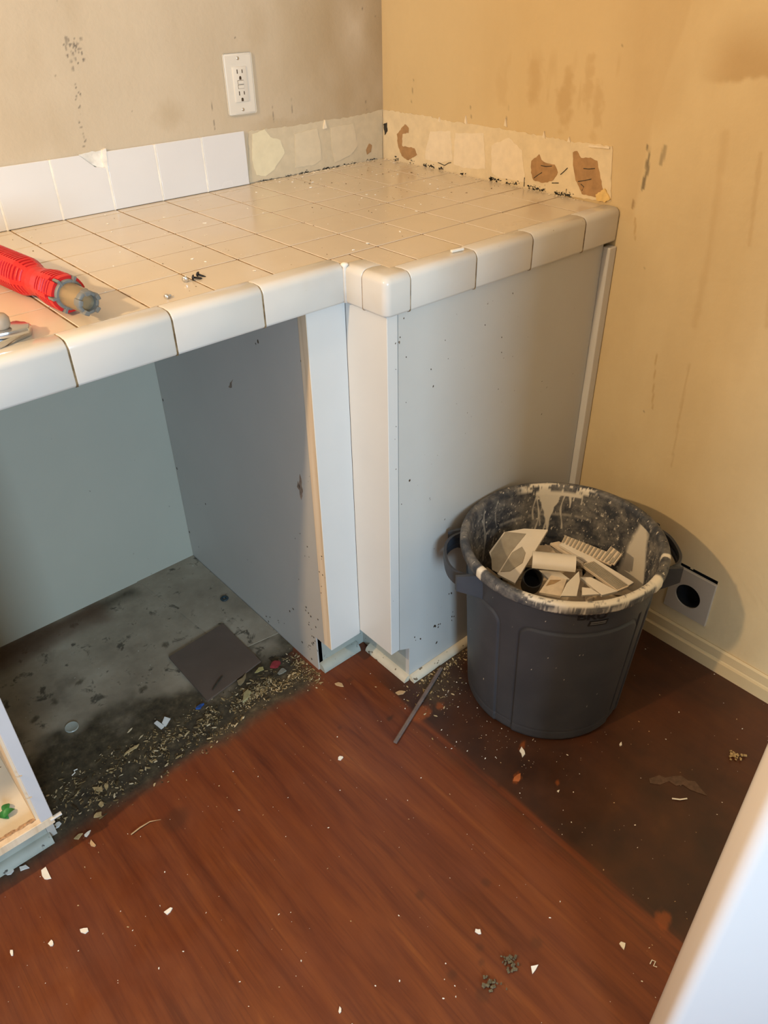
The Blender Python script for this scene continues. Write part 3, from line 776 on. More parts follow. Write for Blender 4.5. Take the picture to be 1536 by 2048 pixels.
qr((-.1515, YP - .0005, .001), (XW - .02, YP - .0005, .001), (0, -1, 0), .016).build('quarter_round', M_round, cab, angle=40)
b = MB(); b.box(.3895, XW - .0015, YP - .016, YP + .003, .02, .893, .002, 2); o = b.build('scribe_strip', M_stile, cab); o['label'] = 'narrow strip closing the gap to the wall'
for (px, py, r_) in ((516, 683, .0042), (411, 1008, .003), (602, 722, .002), (326, 800, .004), (354, 937, .004), (379, 1064, .004)):
    b = MB(); p = at(px, py, 0, XS); b.lathe([(r_ * .55, -.0004), (r_ * .5, .0004), (.0001, .0005)], 10, Matrix.Translation((XS, p.y, p.z)) @ Matrix.Diagonal((1, 1, 1.9, 1)) @ Matrix.Rotation(-math.pi / 2, 4, 'Y'))
    b.build('nail_hole', M_slot, cab)

M_smudge = plain('brown_smudge', (.24, .17, .12), .8, .35, 90)
for pix in ([(600, 948), (603, 958), (604, 972), (606, 984), (603, 1000), (600, 988), (598, 972), (600, 960)], [(466, 759), (463, 766), (464, 776), (457, 774), (461, 766)], [(596, 962), (599, 970), (598, 980), (595, 974)]):
    b = MB(); b.prism(ragged([(at(a_, c_, 0, XS).y, at(a_, c_, 0, XS).z) for a_, c_ in pix], .0012, .006, 9), 0, XS - .0005, XS); b.build('smudge', M_smudge, cab)
def flecks(name, pix, ax, val, parent, sd):
    r = random.Random(sd); b = MB()
    for px, py, n, sp_x, sp_y, sz in pix:
        for k in range(n):
            c = at(px + r.gauss(0, sp_x), py + r.gauss(0, sp_y), ax, val); w_ = sz * r.uniform(.4, 1.1); l_ = w_ * r.uniform(1, 2.2); ro_ = r.uniform(.6, 2.2)
            q = []
            for j in range(6):
                t = 2 * math.pi * j / 6; u, v = l_ * math.cos(t) * r.uniform(.7, 1.2), w_ * math.sin(t) * r.uniform(.7, 1.2)
                u, v = u * math.cos(ro_) - v * math.sin(ro_), u * math.sin(ro_) + v * math.cos(ro_)
                q.append((c.x + u, val - .0003, c.z + v) if ax == 1 else (val - .0003, c.y + u, c.z + v))
            b.slab(q, .0004)
    tag(b.build(name, M_slot, parent), kind='stuff')
flecks('dirt_flecks', [(876, 1253, 5, 7, 3, .0032), (868, 1287, 2, 4, 4, .003), (835, 1280, 3, 5, 4, .002), (902, 1232, 4, 3, 6, .002), (898, 1188, 2, 5, 3, .0025), (819, 961, 1, 0, 0, .0030), (880, 750, 4, 12, 30, .0014), (960, 640, 6, 40, 40, .0010), (800, 700, 4, 6, 60, .0012), (900, 1050, 8, 40, 60, .0010), (1050, 700, 6, 50, 60, .0010), (790, 1000, 6, 2, 150, .0010)], 1, YP, cab, 4)
flecks('dirt_flecks', [(585, 1225, 2, 3, 4, .0028), (615, 1215, 3, 5, 8, .002), (628, 1252, 9, 9, 22, .0016), (622, 1300, 10, 8, 14, .0019), (560, 1240, 4, 10, 10, .0018), (540, 1235, 2, 8, 8, .0022), (610, 1110, 5, 12, 40, .0012), (645, 1150, 4, 3, 30, .0012), (640, 1130, 3, 2, 12, .0018)], 0, XS - .0008, cab, 6)

# ================================================================== LEFT CABINET
lc = thing('base_cabinet', 'doorless lower cabinet at the left edge with a lit bottom shelf and peeling frame', 'cabinet', (-1.2, 0, 0))
b = MB(); b.box(-.951, -.9295, YS, -.006, .126, .9015, .0008, 1); o = b.build('face_stile', plain('grey_stile_paint', (.60, .585, .58), .4, .03, 10), lc)
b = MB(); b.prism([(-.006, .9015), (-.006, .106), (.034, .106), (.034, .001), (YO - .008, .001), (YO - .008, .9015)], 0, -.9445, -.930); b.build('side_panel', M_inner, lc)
b = MB(); b.box(-.9555, -.9448, -.014, .55, .113, .60); b.build('side_lining', M_rawwood, lc)
b = MB(); b.box(-1.9, -.9557, -.012, .55, .098, .113); b.build('bottom_shelf', M_shelf, lc)
b = MB(); b.box(-1.9, -.9297, YS, -.0125, .106, .1255, .0008, 1); b.build('bottom_rail', M_rawwood, lc)
b = MB(); Pz = ragged([(-1.25, -.0135), (-.958, -.0135), (-.958, -.0075), (-1.25, -.0075)], .002, .006, 4); b.prism(Pz, 2, .112, .1275); b.build('torn_chipboard_edge', M_osb, lc)
b = MB(); b.box(-1.9, -.945, .034, .046, .001, .105); b.build('toe_board', M_toe, lc)
qr((-1.9, .034, .001), (-.942, .034, .001), (0, -1, 0), .017).build('quarter_round', M_toe, lc, angle=40)
for z_ in (.20, .26):
    b = MB(); p0 = Vector((-.9475, YS - .0005, z_))
    b.tube([p0, p0 + Vector((-.006, -.002, .004)), p0 + Vector((-.010, -.003, .010))], [.0012, .0009, .0004], 6); b.build('wood_splinter', M_rawwood, lc)
b = MB(); b.box(-.936, -.915, YS - .003, YS + .004, .118, .122, .0006, 1); b.build('loose_chip', M_stile, lc)

# ================================================================== OUTLET
oc = at(477, 168, 1, YW); ox, oz = .0025, 1.1692
ot = thing('wall_outlet', 'white double socket with test buttons on the back wall above the splash tiles', 'outlet', (ox, YW, oz))
b = MB(); b.prism([(ox - .0355, oz - .0585), (ox + .0355, oz - .0585), (ox + .0355, oz + .0585), (ox - .0355, oz + .0585)], 1, YW - .0055, YW - .0005, .0042)
b.build('wall_plate', M_plate, ot, angle=20)
b = MB(); b.box(ox - .0172, ox + .0172, YW - .0078, YW - .003, oz - .0335, oz + .0335, .0012, 2); rc = b.build('receptacle', M_plate, ot, angle=30)
for sgn in (1, -1):
    b = MB()
    for dx, hh in ((-.0062, .0078), (.0062, .0064)): b.box(ox + dx - .0010, ox + dx + .0010, YW - .0082, YW - .0070, oz + sgn * .0205 + .004 - hh / 2, oz + sgn * .0205 + .004 + hh / 2)
    zc = oz + sgn * .0205 - .0085
    b.prism([(ox - .0026, zc - .003), (ox + .0026, zc - .003)] + [(ox + .0026 * math.cos(t), zc + .0012 + .0026 * math.sin(t)) for t in np.linspace(0, math.pi, 9)], 1, YW - .0082, YW - .0070)
    b.build('socket_slots', M_slot, rc)
for dz in (.0042, -.0042):
    b = MB(); b.box(ox - .0075, ox + .0075, YW - .0080, YW - .007, oz + dz - .0038, oz + dz + .0038); b.build('button_recess', M_slot, rc)
    b = MB(); b.box(ox - .0066, ox + .0072, YW - .0090, YW - .007, oz + dz - .0034, oz + dz + .0031, .0004, 1); b.build('test_button', M_plate, rc)
for dz in (.0485, -.0485):
    b = MB(); b.lathe([(.0034, 0), (.0034, .0008), (.0024, .0016), (.0001, .0018)], 14, Matrix.Translation((ox, YW - .0052, oz + dz)) @ Matrix.Rotation(math.pi / 2, 4, 'X'))
    b.build('screw', M_zinc, ot, smooth=True)

# ================================================================== PIPE COVER TILE on the right wall
vt = thing('pipe_cover_tile', 'white square tile with a round black hole low on the right wall behind the bin', 'pipe cover', (XW, VY, .10))
b = MB(); n_ = 48; ins = []; outs = []
corners = [(-.4345, .1005), (-.4375, .2262), (-.5425, .2248), (-.5435, .1010)]
def sq(t):
    d = Vector((math.cos(t), math.sin(t))); best = None
    for i in range(4):
        a_ = Vector(corners[i]) - Vector((VY, VZ)); c_ = Vector(corners[(i + 1) % 4]) - Vector((VY, VZ)); e = c_ - a_
        den = d.x * e.y - d.y * e.x
        if abs(den) < 1e-9: continue
        s_ = (a_.x * e.y - a_.y * e.x) / den; u_ = (a_.x * d.y - a_.y * d.x) / den
        if s_ > 0 and -1e-6 <= u_ <= 1 + 1e-6: best = s_ if best is None else min(best, s_)
    return Vector((VY, VZ)) + d * best
angs = sorted([2 * math.pi * k / n_ for k in range(n_)] + [math.atan2(c_[1] - VZ, c_[0] - VY) % (2 * math.pi) for c_ in corners])
R = []
for t in angs:
    q = sq(t); h_ = (VY + VR * math.cos(t), VZ + VR * math.sin(t))
    R.append([(XW, *h_), (XW - .006, *h_), (XW - .006, *(Vector(q) * .985 + Vector((VY, VZ)) * .015)), (XW - .0045, *q), (XW + .0005, *q)])
R.append(R[0]); b.rings(R, False, False); b.build('tile', plain('shaded_tile', (0.52, 0.45, 0.35), .35, .04, 20), vt)  # white tile darkened in colour to carry the bin's shadow
b = MB(); mt = Matrix.Translation((XW - .0025, VY, VZ)) @ Matrix.Rotation(math.pi / 2, 4, 'Y')
b.lathe([(VR - .0005, 0), (VR - .0005, .027), (.0002, .027), ], 40, mt, False); b.lathe([(VR - .0005, 0), (VR - .003, 0), (VR - .003, .027)], 40, mt, False); b.build('pipe_mouth', M_void, vt)
b = MB(); b.box(XW + .012, XW + .024, -.541, -.440, .20, .242); b.build('wall_gap', M_void, vt)

# ================================================================== BIN
bn = thing('trash_bin', 'round grey plastic trash bin full of broken tile, its rim spattered with cream paint', 'trash bin', (BX, BY, 0))
NT = 900
th = np.linspace(-math.pi, math.pi, NT, endpoint=False)
deg = np.degrees(th)
def wrapd(a_, c_): return (a_ - c_ + 180) % 360 - 180
ro = lambda z: .1705 + .0225 * (z / .40)
prof = []                                               # (surface, r, z)
for r_, z_ in ((.150, .004), (.164, .002), (.1690, .006)): prof.append(('o', r_, z_))
zs = np.linspace(.012, .397, 150)
for z_ in zs: prof.append(('o', float(ro(z_)), float(z_)))
for r_, z_ in ((.1935, .3985), (.2045, .3990), (.2075, .4005), (.2085, .404), (.2085, .416), (.2070, .4205), (.2040, .4225), (.2010, .4232), (.1960, .4228), (.1930, .421), (.1905, .4165), (.1895, .411)): prof.append(('l', r_, z_))
zi = np.linspace(.404, .012, 150)
for z_ in zi: prof.append(('i', float(ro(z_) - .0045), float(z_)))
prof.append(('i', .08, .011))
V = []; PA = []; li = 0
drips = [(46.5, 47.6, .300, .7), (32.4, 33.8, .368, .9), (28.6, 29.4, .388, .8), (25.2, 26.3, .382, .9), (30.4, 31.1, .392, .8), (55.5, 56.6, .335, .6), (53.2, 54.2, .300, .75), (50.2, 51, .318, .5), (36.2, 37.2, .310, .75), (98, 100.5, .27, .35), (86, 87, .34, .3)]
def noise1(a_, b_, sd): return fbm(a_, b_, sd, 4)
for s_, r_, z_ in prof:
    r = np.full(NT, r_); p0 = np.zeros(NT); p1 = np.zeros(NT); p2 = np.zeros(NT)
    if s_ == 'o':
        for pc in (-126.5, -36.5, 53.5, 143.5):
            d = wrapd(deg, pc); hx = 38.0; hz = .3335; rr = .028
            du = (np.abs(d) - hx) * math.pi / 180 * .185      # metres outside in angle
            dv = z_ - hz
            qx = du + rr; qv = dv + rr
            sd_ = np.where((qx > 0) & (qv > 0), np.hypot(qx, qv) - rr, np.maximum(du, dv))
            r = r + .0030 * sstep(.002, -.003, sd_) - .0016 * np.exp(-(sd_ / .0025) ** 2) * (z_ > .03)
            if pc == -126.5:
                p2 = np.maximum(p2, .55 * sstep(.0035, .0012, np.abs(sd_)) * (z_ > .02))
        for ed in (-86.5,):
            d = np.abs(wrapd(deg, ed)); p2 = np.maximum(p2, .9 * sstep(1.4, .7, d) * sstep(.34, .33, z_) * (z_ > .05))
            r = r - .003 * sstep(1.8, .8, d) * sstep(.34, .33, z_) * (z_ > .04)
        r = r - .0009 * math.exp(-((z_ - .034) / .002) ** 2)
        nn_ = noise1(deg * .5, np.full(NT, z_ * 160), 7)
        p0 = .9 * sstep(.86, .89, noise1(deg * .9 + 50, np.full(NT, z_ * 230), 13)) * (noise1(deg * .1, np.full(NT, z_ * 20), 3) > .5)
        if z_ > .372: p0 = np.maximum(p0, .9 * sstep(.60, .64, noise1(deg * 1.2, np.full(NT, z_ * 40), 17)) * sstep(.386, .397, z_) * sstep(40, 25, np.abs(wrapd(deg, -132))))
    elif s_ == 'l':
        fr = sstep(48, 30, np.abs(wrapd(deg, -125))); li += 1
        nn_ = .6 * noise1(deg * .16, np.full(NT, li * .55), 23) + .4 * noise1(deg * .9, np.full(NT, li * .9), 24)
        inner_ = 1.0 if li > 5 else 0.0
        p0 = (.70 + .2 * inner_) * sstep(.48, .60, nn_ + (.22 * inner_ - .04) * fr - .22 * (1 - fr))
        top = sstep(30, 20, np.abs(wrapd(deg, 42))) * (r_ < .1965)
        p0 = np.maximum(p0, top * sstep(.47, .53, nn_))
        for a0_, w_ in ((-84, 5), (168, 2.5), (-60, 2.0)):
            p0 = np.maximum(p0, sstep(w_, w_ * .6, np.abs(wrapd(deg, a0_)) + 2 * (nn_ - .5)))
        if abs(r_ - .2085) < .001: r = r + .0022 * sstep(5, 3, np.abs(wrapd(deg, -84)))
        p1 = .8 * np.ones(NT)
    else:
        p1 = np.ones(NT) * sstep(.10, .2, z_)
        nn_ = noise1(deg * .22, np.full(NT, z_ * 30), 27)
        # ragged top band of poured paint with runs
        wob = 2.2 * (noise1(np.full(NT, z_ * 90), deg * .05, 31) - .5)
        p0 = sstep(.396, .3985, np.full(NT, z_) + .004 * (noise1(deg * .6, deg * 0, 29) - .5)) * sstep(16, 15, np.abs(wrapd(deg, 40.5)))
        lo_, hi_ = np.interp(z_, [.30, .335, .36, .38, .40], [45.2, 44.5, 42.6, 40.0, 38.5]), np.interp(z_, [.30, .335, .36, .38, .40], [46.2, 47.8, 50.0, 52.5, 54.5])
        if z_ > .30: p0 = np.maximum(p0, .92 * sstep((hi_ - lo_) / 2 + .4, (hi_ - lo_) / 2 - .4, np.abs(wrapd(deg, (lo_ + hi_) / 2) + wob)))
        for a0_, a1_, zb, k in drips:
            ac = (a0_ + a1_) / 2 + 1.2 * math.sin(z_ * 60 + a0_); hw = (a1_ - a0_) / 2 * (.8 + .35 * math.sin(z_ * 140 + a0_ * 3))
            if z_ > zb: p0 = np.maximum(p0, k * sstep(hw + .35, hw - .25, np.abs(wrapd(deg, ac))))
        # pale ring on the wall and the caked patch on the right, its cream part paint, part painted-in lamplight
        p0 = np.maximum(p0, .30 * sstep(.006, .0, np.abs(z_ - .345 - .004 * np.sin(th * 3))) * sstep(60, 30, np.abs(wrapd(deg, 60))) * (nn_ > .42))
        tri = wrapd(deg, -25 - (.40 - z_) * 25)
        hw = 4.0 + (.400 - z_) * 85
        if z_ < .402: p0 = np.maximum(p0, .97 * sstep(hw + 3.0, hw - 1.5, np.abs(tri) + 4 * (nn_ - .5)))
        p0 = np.maximum(p0, .9 * sstep(.74, .77, noise1(deg * .8 + 9, np.full(NT, z_ * 170), 37)))
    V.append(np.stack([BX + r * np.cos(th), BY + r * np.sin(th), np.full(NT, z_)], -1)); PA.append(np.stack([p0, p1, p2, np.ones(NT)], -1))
NP = len(prof); V = np.concatenate(V); PA = np.clip(np.concatenate(PA), 0, 1).astype(np.float32)
I = np.arange(NP * NT).reshape(NP, NT); J = np.roll(I, -1, 1)
F = np.stack([I[:-1], J[:-1], J[1:], I[1:]], -1).reshape(-1, 4).tolist()
F.append(tuple(I[0][::-1].tolist())); F.append(tuple(I[-1].tolist()))
me = bpy.data.meshes.new('body'); me.from_pydata(V.tolist(), [], F); me.update()
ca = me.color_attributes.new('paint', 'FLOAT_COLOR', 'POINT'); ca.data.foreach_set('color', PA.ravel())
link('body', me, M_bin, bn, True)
# handles: a bowed strap between two brackets
for hc in (141, -39):
    def pol(a_, r_, z_): t = math.radians(a_); return Vector((BX + r_ * math.cos(t), BY + r_ * math.sin(t), z_))
    b = MB(); R = []
    for k in range(25):
        u = -1 + 2 * k / 24; a_ = hc + 21 * u
        r_ = .202 + .037 * (1 - abs(u) ** 3.2)
        zt = .392 - .004 * (1 - u * u); zb = .352 + .006 * (1 - u * u)
        c_ = [(r_ - .0032, zt), (r_ + .0022, zt + .001), (r_ + .0035, (zt + zb) / 2), (r_ + .0015, zb), (r_ - .0032, zb + .001)]
        # U-section grip
        c_ += [(r_ - .0036, zb + .010), (r_ - .0002, zb + .012), (r_ - .0002, zt - .012), (r_ - .0036, zt - .010)]
        R.append([pol(a_, rr, zz) for rr, zz in c_])
    b.rings(R, True); hd = b.build('handle', M_bin, bn, angle=50)
    for sg in (-1, 1):
        b = MB(); R = []
        for k in range(9):
            u = k / 8; r_ = .190 + (.237 - .190) * u
            a0_ = hc + sg * (24 - 6 * u); w_ = 1.3 - .5 * u
            zt = .398 - .006 * u; zb = .335 + .020 * u ** .7
            R.append([pol(a0_ - w_, r_, zb), pol(a0_ + w_, r_, zb), pol(a0_ + w_, r_, zt), pol(a0_ - w_, r_, zt)])
        b.rings(R, True); b.build('bracket', M_bin, hd, angle=50)
# lettering and emblem under the rim
cu = bpy.data.curves.new('lettering', 'FONT'); cu.body = 'BRU'; cu.size = .0235; cu.extrude = .0006; cu.offset = .0007
to = bpy.data.objects.new('tmp_text', cu); COL.objects.link(to)
bpy.context.view_layer.update()
me = bpy.data.meshes.new_from_object(to.evaluated_get(bpy.context.evaluated_depsgraph_get()))
bpy.data.objects.remove(to)
xs_ = [v.co.x for v in me.vertices]; xm = (min(xs_) + max(xs_)) / 2; wid = max(xs_) - min(xs_)
for v in me.vertices:
    a_ = -124.5 + (v.co.x - xm) / wid * 17.0; z_ = .3735 + v.co.y * 1.0; t = math.radians(a_); r_ = ro(z_) + .0004 + v.co.z * .5
    v.co = Vector((BX + r_ * math.cos(t), BY + r_ * math.sin(t), z_))
link('lettering', me, M_ink, bn)
def curved(name, a0, a1, z0, z1, mat, off, slant=0.0):
    b = MB(); R = []
    for k in range(9):
        u = k / 8; a_ = a0 + (a1 - a0) * u
        R.append([(BX + (ro(z_) + o_) * math.cos(math.radians(a_ + sl)), BY + (ro(z_) + o_) * math.sin(math.radians(a_ + sl)), z_) for z_, o_, sl in ((z0, 0, 0), (z1, 0, slant), (z1, off, slant), (z0, off, 0))])
    b.rings(R, True); return b.build(name, mat, bn)
em = curved('emblem', -126.5, -115.5, .3565, .3695, M_ink, .0012, .8)
curved('emblem_bar', -125.2, -116.2, .3600, .3618, M_emblem, .0016, .2); curved('emblem_bar', -125.0, -116.0, .3640, .3665, M_emblem, .0016, .2)

# ---- broken tile in the bin; zr = height of each corner
def shard(name, label, cat, pts, t, mat, group=None, bev=.0008, parts=()):
    P3 = [fl(px, py, z) for px, py, z in pts]
    b = MB(); b.slab(P3, t, bev); o = b.build(name, mat, None)
    tag(o, label, cat, group)
    for nm, mt_, q, lift in parts:
        c = sum((Vector(p) for p in P3), Vector()) / len(P3); nr = Vector()
        for i in range(len(P3)): nr += (P3[i] - c).cross(P3[(i + 1) % len(P3)] - c)
        nr.normalize(); nr = nr if nr.z > 0 else -nr
        pp = []
        for px, py in q:                               # on the shard's own top plane
            d = Vector(_M @ np.array([px - 768.0, 1024.0 - py, -FPX])); C0 = Vector(CAM_C)
            s_ = (c - C0).dot(nr) / d.dot(nr); pp.append(C0 + d * s_ + nr * lift)
        bb = MB(); bb.slab(pp, lift + .0002); bb.build(nm, mt_, o)
    return o
G = 'broken tile pieces in the bin'
shard('tile_shard', 'large broken tile with grey adhesive on its back, leaning at the left of the bin', 'broken tile',
      [(978, 1106, .322), (1008, 1062, .345), (1048, 1055, .352), (1096, 1064, .345), (1030, 1162, .318), (996, 1150, .310)], .007, M_shard, G,
      parts=[('adhesive', M_shardgrey, [(982, 1106), (1011, 1064), (1052, 1068), (1022, 1105), (996, 1146), (984, 1140)], .0012), ('adhesive', M_shardgrey, [(1024, 1106), (1044, 1094), (1051, 1106), (1045, 1126), (1020, 1143), (1001, 1144)], .0016)])
# glossy white rounded trim piece
pa, pb = fl(1064, 1122, .338), fl(1150, 1130, .338)
ax_ = (pb - pa).normalized(); up = Vector((0, 0, 1)); sd = ax_.cross(up).normalized(); R = []
for p in (pa, pa.lerp(pb, .5), pb):
    ring = []
    for k in range(13):
        t = math.pi * k / 12; ring.append(p + sd * .024 * math.cos(t) + up * (.020 * math.sin(t)))
    for k in range(13):
        t = math.pi * (1 - k / 12); ring.append(p + sd * .018 * math.cos(t) + up * (.014 * math.sin(t)))
    R.append(ring)
b = MB(); b.rings(R, True); tag(b.build('trim_shard', M_shard, None, angle=40), 'glossy cream rounded edge tile lying across the middle of the bin', 'broken tile', G)
# black pipe offcut
pc = fl(1066, 1156, .345); dv = (Vector(CAM_C) - pc).normalized(); dv = (dv + Vector((.10, .0, .25))).normalized()
b = MB(); mt = Matrix.Translation(pc) @ dv.to_track_quat('Z', 'Y').to_matrix().to_4x4()
b.lathe([(.0205, -.07), (.0205, 0), (.0184, 0), (.0184, -.066), (.0002, -.066)], 36, mt, False); tag(b.build('pipe_offcut', M_black, None, angle=40), 'short black pipe offcut pointing up out of the broken tile', 'pipe', None)
shard('tile_shard', 'tan unglazed tile fragment in front of the black pipe', 'broken tile', [(1078, 1184, .338), (1102, 1150, .338), (1134, 1158, .336), (1122, 1192, .335)], .007, M_bisque, G,
      parts=[('brown_paper', M_shardbrown, [(1100, 1160), (1122, 1160), (1108, 1168), (1092, 1172)], .0005)])
shard('tile_shard', 'pointed cream shard standing beside the tan fragment with a brown edge', 'broken tile', [(1122, 1192, .342), (1136, 1164, .350), (1158, 1142, .352), (1160, 1162, .344), (1154, 1192, .335)], .006, M_shard, G)
def ribbed(label, pts, t, ribs=6, mat=M_bisque):
    """a tile lying back side up: body with raised ribs across it"""
    o = shard('tile_shard', label, 'broken tile', pts, t, mat, G)
    A, B_, C_, D_ = [fl(px, py, z) for px, py, z in pts]
    nr = (B_ - A).cross(D_ - A).normalized(); nr = nr if nr.z > 0 else -nr
    b = MB()
    for k in range(ribs):
        u0 = (k + .25) / ribs; u1 = (k + .72) / ribs
        q = [A.lerp(B_, u0), A.lerp(B_, u1), D_.lerp(C_, u1), D_.lerp(C_, u0)]
        cen = sum(q, Vector()) / 4; q = [cen + (p - cen) * .93 + nr * .0022 for p in q]
        b.slab(q, .0026, .0004)
    b.build('back_ribs', M_shardgrey, o); return o
ribbed('long ribbed tile back leaning along the right side of the bin, uppermost', [(1130, 1070, .345), (1236, 1112, .345), (1222, 1130, .336), (1122, 1086, .336)], .006, 14)
ribbed('small square ribbed tile back propped against the right wall of the bin', [(1222, 1092, .352), (1244, 1108, .352), (1228, 1130, .338), (1204, 1114, .338)], .005, 3)
shard('tile_shard', 'narrow cream tile strip just below the long ribbed one', 'broken tile', [(1118, 1088, .338), (1132, 1082, .338), (1268, 1164, .330), (1256, 1172, .328)], .007, M_shard, G)
ribbed('wide ribbed tile back lying near the right front of the rim', [(1162, 1128, .335), (1186, 1122, .335), (1258, 1172, .330), (1236, 1182, .327)], .007, 7)
shard('tile_shard', 'cream tile edge lying lowest beside the front rim', 'broken tile', [(1160, 1154, .332), (1182, 1154, .332), (1236, 1182, .328), (1204, 1190, .326)], .007, M_shard, G)
shard('tile_shard', 'small sliver of tile tucked between the pointed shard and the cream edge', 'broken tile', [(1164, 1174, .332), (1182, 1176, .332), (1200, 1188, .329), (1164, 1190, .329)], .005, M_shard, G)
shard('tile_shard', 'thin dirty tile strip behind the rounded edge tile', 'broken tile', [(1100, 1086, .330), (1118, 1082, .330), (1176, 1118, .326), (1164, 1128, .326)], .006, M_bisque, G)
shard('tile_shard', 'flat cream fragment under the rounded edge tile', 'broken tile', [(1078, 1140, .325), (1110, 1136, .325), (1140, 1158, .322), (1100, 1160, .322)], .006, M_shard, G)
shard('tile_shard', 'tan fragment deep behind the black pipe', 'broken tile', [(1040, 1090, .30), (1100, 1090, .30), (1130, 1130, .30), (1050, 1130, .30)], .007, M_bisque, G)
b = MB(); rs_ = random.Random(3)
for k in range(150):
    a_ = rs_.uniform(0, 6.28); r_ = .165 * math.sqrt(rs_.random()); c = Vector((BX + r_ * math.cos(a_), BY + r_ * math.sin(a_), rs_.uniform(.22, .268)))
    q = Matrix.Translation(c) @ Matrix.Rotation(rs_.uniform(0, 6.28), 4, 'Z') @ Matrix.Rotation(rs_.uniform(-.5, .5), 4, 'X')
    w_, l_ = rs_.uniform(.012, .03), rs_.uniform(.02, .05)
    b.box(-w_ / 2, w_ / 2, -l_ / 2, l_ / 2, -.0035, .0035, 0, 1, q)
b.box(BX - .10, BX + .10, BY - .10, BY + .10, .013, .26)
tag(b.build('rubble', M_bisque, None), 'tile rubble filling the lower part of the bin', 'rubble', None, 'stuff')

# ================================================================== RED TOOL
TA, TBk = Vector((-.6715, .335, H)), Vector((-.6337, .001, H))
dT = (TBk - TA).normalized(); LT = (TBk - TA).length
tz = .0290
up = Vector((0, 0, 1)); sdT = dT.cross(up).normalized(); upT = sdT.cross(dT)
tool = thing('faucet_wrench', 'red ribbed plastic faucet wrench with a grey notched tip lying on the counter', 'tool', tuple(TBk))
def tp(s_, a_, r_): return TBk - dT * s_ + sdT * (r_ * math.cos(a_)) + up * tz + upT * (r_ * math.sin(a_))
NA, NS = 192, 420
sv = np.linspace(.055, .330, NS); av = np.linspace(0, 2 * math.pi, NA, endpoint=False)
SS, AA = np.meshgrid(sv, av, indexing='ij')
rad = np.interp(SS, [.055, .065, .095, .113, .128, .143, .158, .175, .29, .33], [.0264, .0270, .0264, .0240, .0214, .0216, .0246, .0288, .0290, .026])
k6 = ((AA / (2 * math.pi) * 6) % 1.0)                    # six lobes round the body
lob = np.abs(k6 - .5) * 2
rad = rad * (1 - .035 * (1 - lob) ** 1.5)
slotS = (SS % .0078) / .0078
slot = sstep(.30, .38, slotS) * sstep(.78, .70, slotS) * sstep(.74, .66, lob) * ((SS < .112) | ((SS > .150) & (SS < .30))) * (SS > .066)
notch = sstep(.20, .14, np.abs(lob - .98) * 1) * (SS < .073)
rad = rad - .0062 * slot - .0060 * notch
P = np.array([[tuple(tp(sv[i], av[j], rad[i, j])) for j in range(NA)] for i in range(NS)]).reshape(-1, 3)
I = np.arange(NS * NA).reshape(NS, NA); J = np.roll(I, -1, 1)
F = np.stack([I[:-1], J[:-1], J[1:], I[1:]], -1).reshape(-1, 4).tolist(); F.append(tuple(I[-1].tolist())); F.append(tuple(I[0][::-1].tolist()))
me = bpy.data.meshes.new('ribbed_body'); me.from_pydata(P.tolist(), [], F); me.update()
o = link('ribbed_body', me, M_red, tool, True); me.set_sharp_from_angle(angle=math.radians(38))
def tlathe(prof, n=48, close=True):
    v = []; f = []
    for s_, r_ in prof:
        for k in range(n): v.append(tuple(tp(s_, 2 * math.pi * k / n, r_)))
    for i in range(len(prof) - 1):
        for k in range(n): f.append((i * n + k, i * n + (k + 1) % n, (i + 1) * n + (k + 1) % n, (i + 1) * n + k))
    if close: f.append(tuple(range(n))); f.append(tuple((len(prof) - 1) * n + k for k in range(n)))
    bb = MB(); bb.add(v, f); return bb
b = tlathe([(.058, .0216), (.0515, .0216), (.0500, .0205), (.0500, .0190)], 48)
for k in range(6):
    a_ = 2 * math.pi * (k) / 6
    for w_ in (0,):
        R = []
        for s_ in (.049, .064):
            R.append([tuple(tp(s_, a_ - .09, .017)), tuple(tp(s_, a_ + .09, .017)), tuple(tp(s_, a_ + .07, .0268)), tuple(tp(s_, a_ - .07, .0268))])
        b.rings(R, True)
b.build('end_collar', M_toolgrey, tool, angle=40)
tlathe([(.056, .0176), (.010, .0162), (.007, .0155)], 48).build('tube', M_tooltan, tool, angle=40)
b = MB(); v = []; f = []
n_ = 96; prf = [(.0085, .0163), (.003, .0163), (.0012, .0156), (.0004, .0142), (.0004, .0112), (.016, .0106)]
for s_, r_ in prf:
    for k in range(n_):
        a_ = 2 * math.pi * k / n_; tooth = ((k / n_ * 5) % 1) < .42
        s2 = s_ - (.0045 if (tooth and s_ < .004) else 0); r2 = r_ + (.0016 if tooth and r_ > .013 else 0)
        v.append(tuple(tp(s2, a_, r2)))
for i in range(len(prf) - 1):
    for k in range(n_): f.append((i * n_ + k, i * n_ + (k + 1) % n_, (i + 1) * n_ + (k + 1) % n_, (i + 1) * n_ + k))
b.add(v, f); tip = b.build('notched_tip', M_toolgrey, tool, angle=40)
b = tlathe([(.0155, .0104), (.0150, .0102)], 32); b.build('tip_floor', M_toolgrey, tip)
R = []
for s_ in (.0148, .0156):
    R.append([tuple(tp(s_, math.pi / 4 + q * math.pi / 2 + .3, .0075)) for q in range(4)])
b = MB(); b.rings(R, True); b.build('square_socket', M_black, tip)
# worn label on the waist
b = MB()
for k in range(3):
    for j in range(5):
        if (k * 5 + j) % 4 == 3: continue
        s_ = .118 + j * .006; a_ = 1.75 + k * .16
        r_ = float(np.interp(s_, [.113, .128, .143, .158], [.0240, .0214, .0216, .0246])) + .0002
        b.add([tp(s_, a_, r_), tp(s_ + .0045, a_, r_), tp(s_ + .0045, a_ + .07, r_), tp(s_, a_ + .07, r_)], [(0, 1, 2, 3)])
b.build('worn_label', M_redlabel, tool)

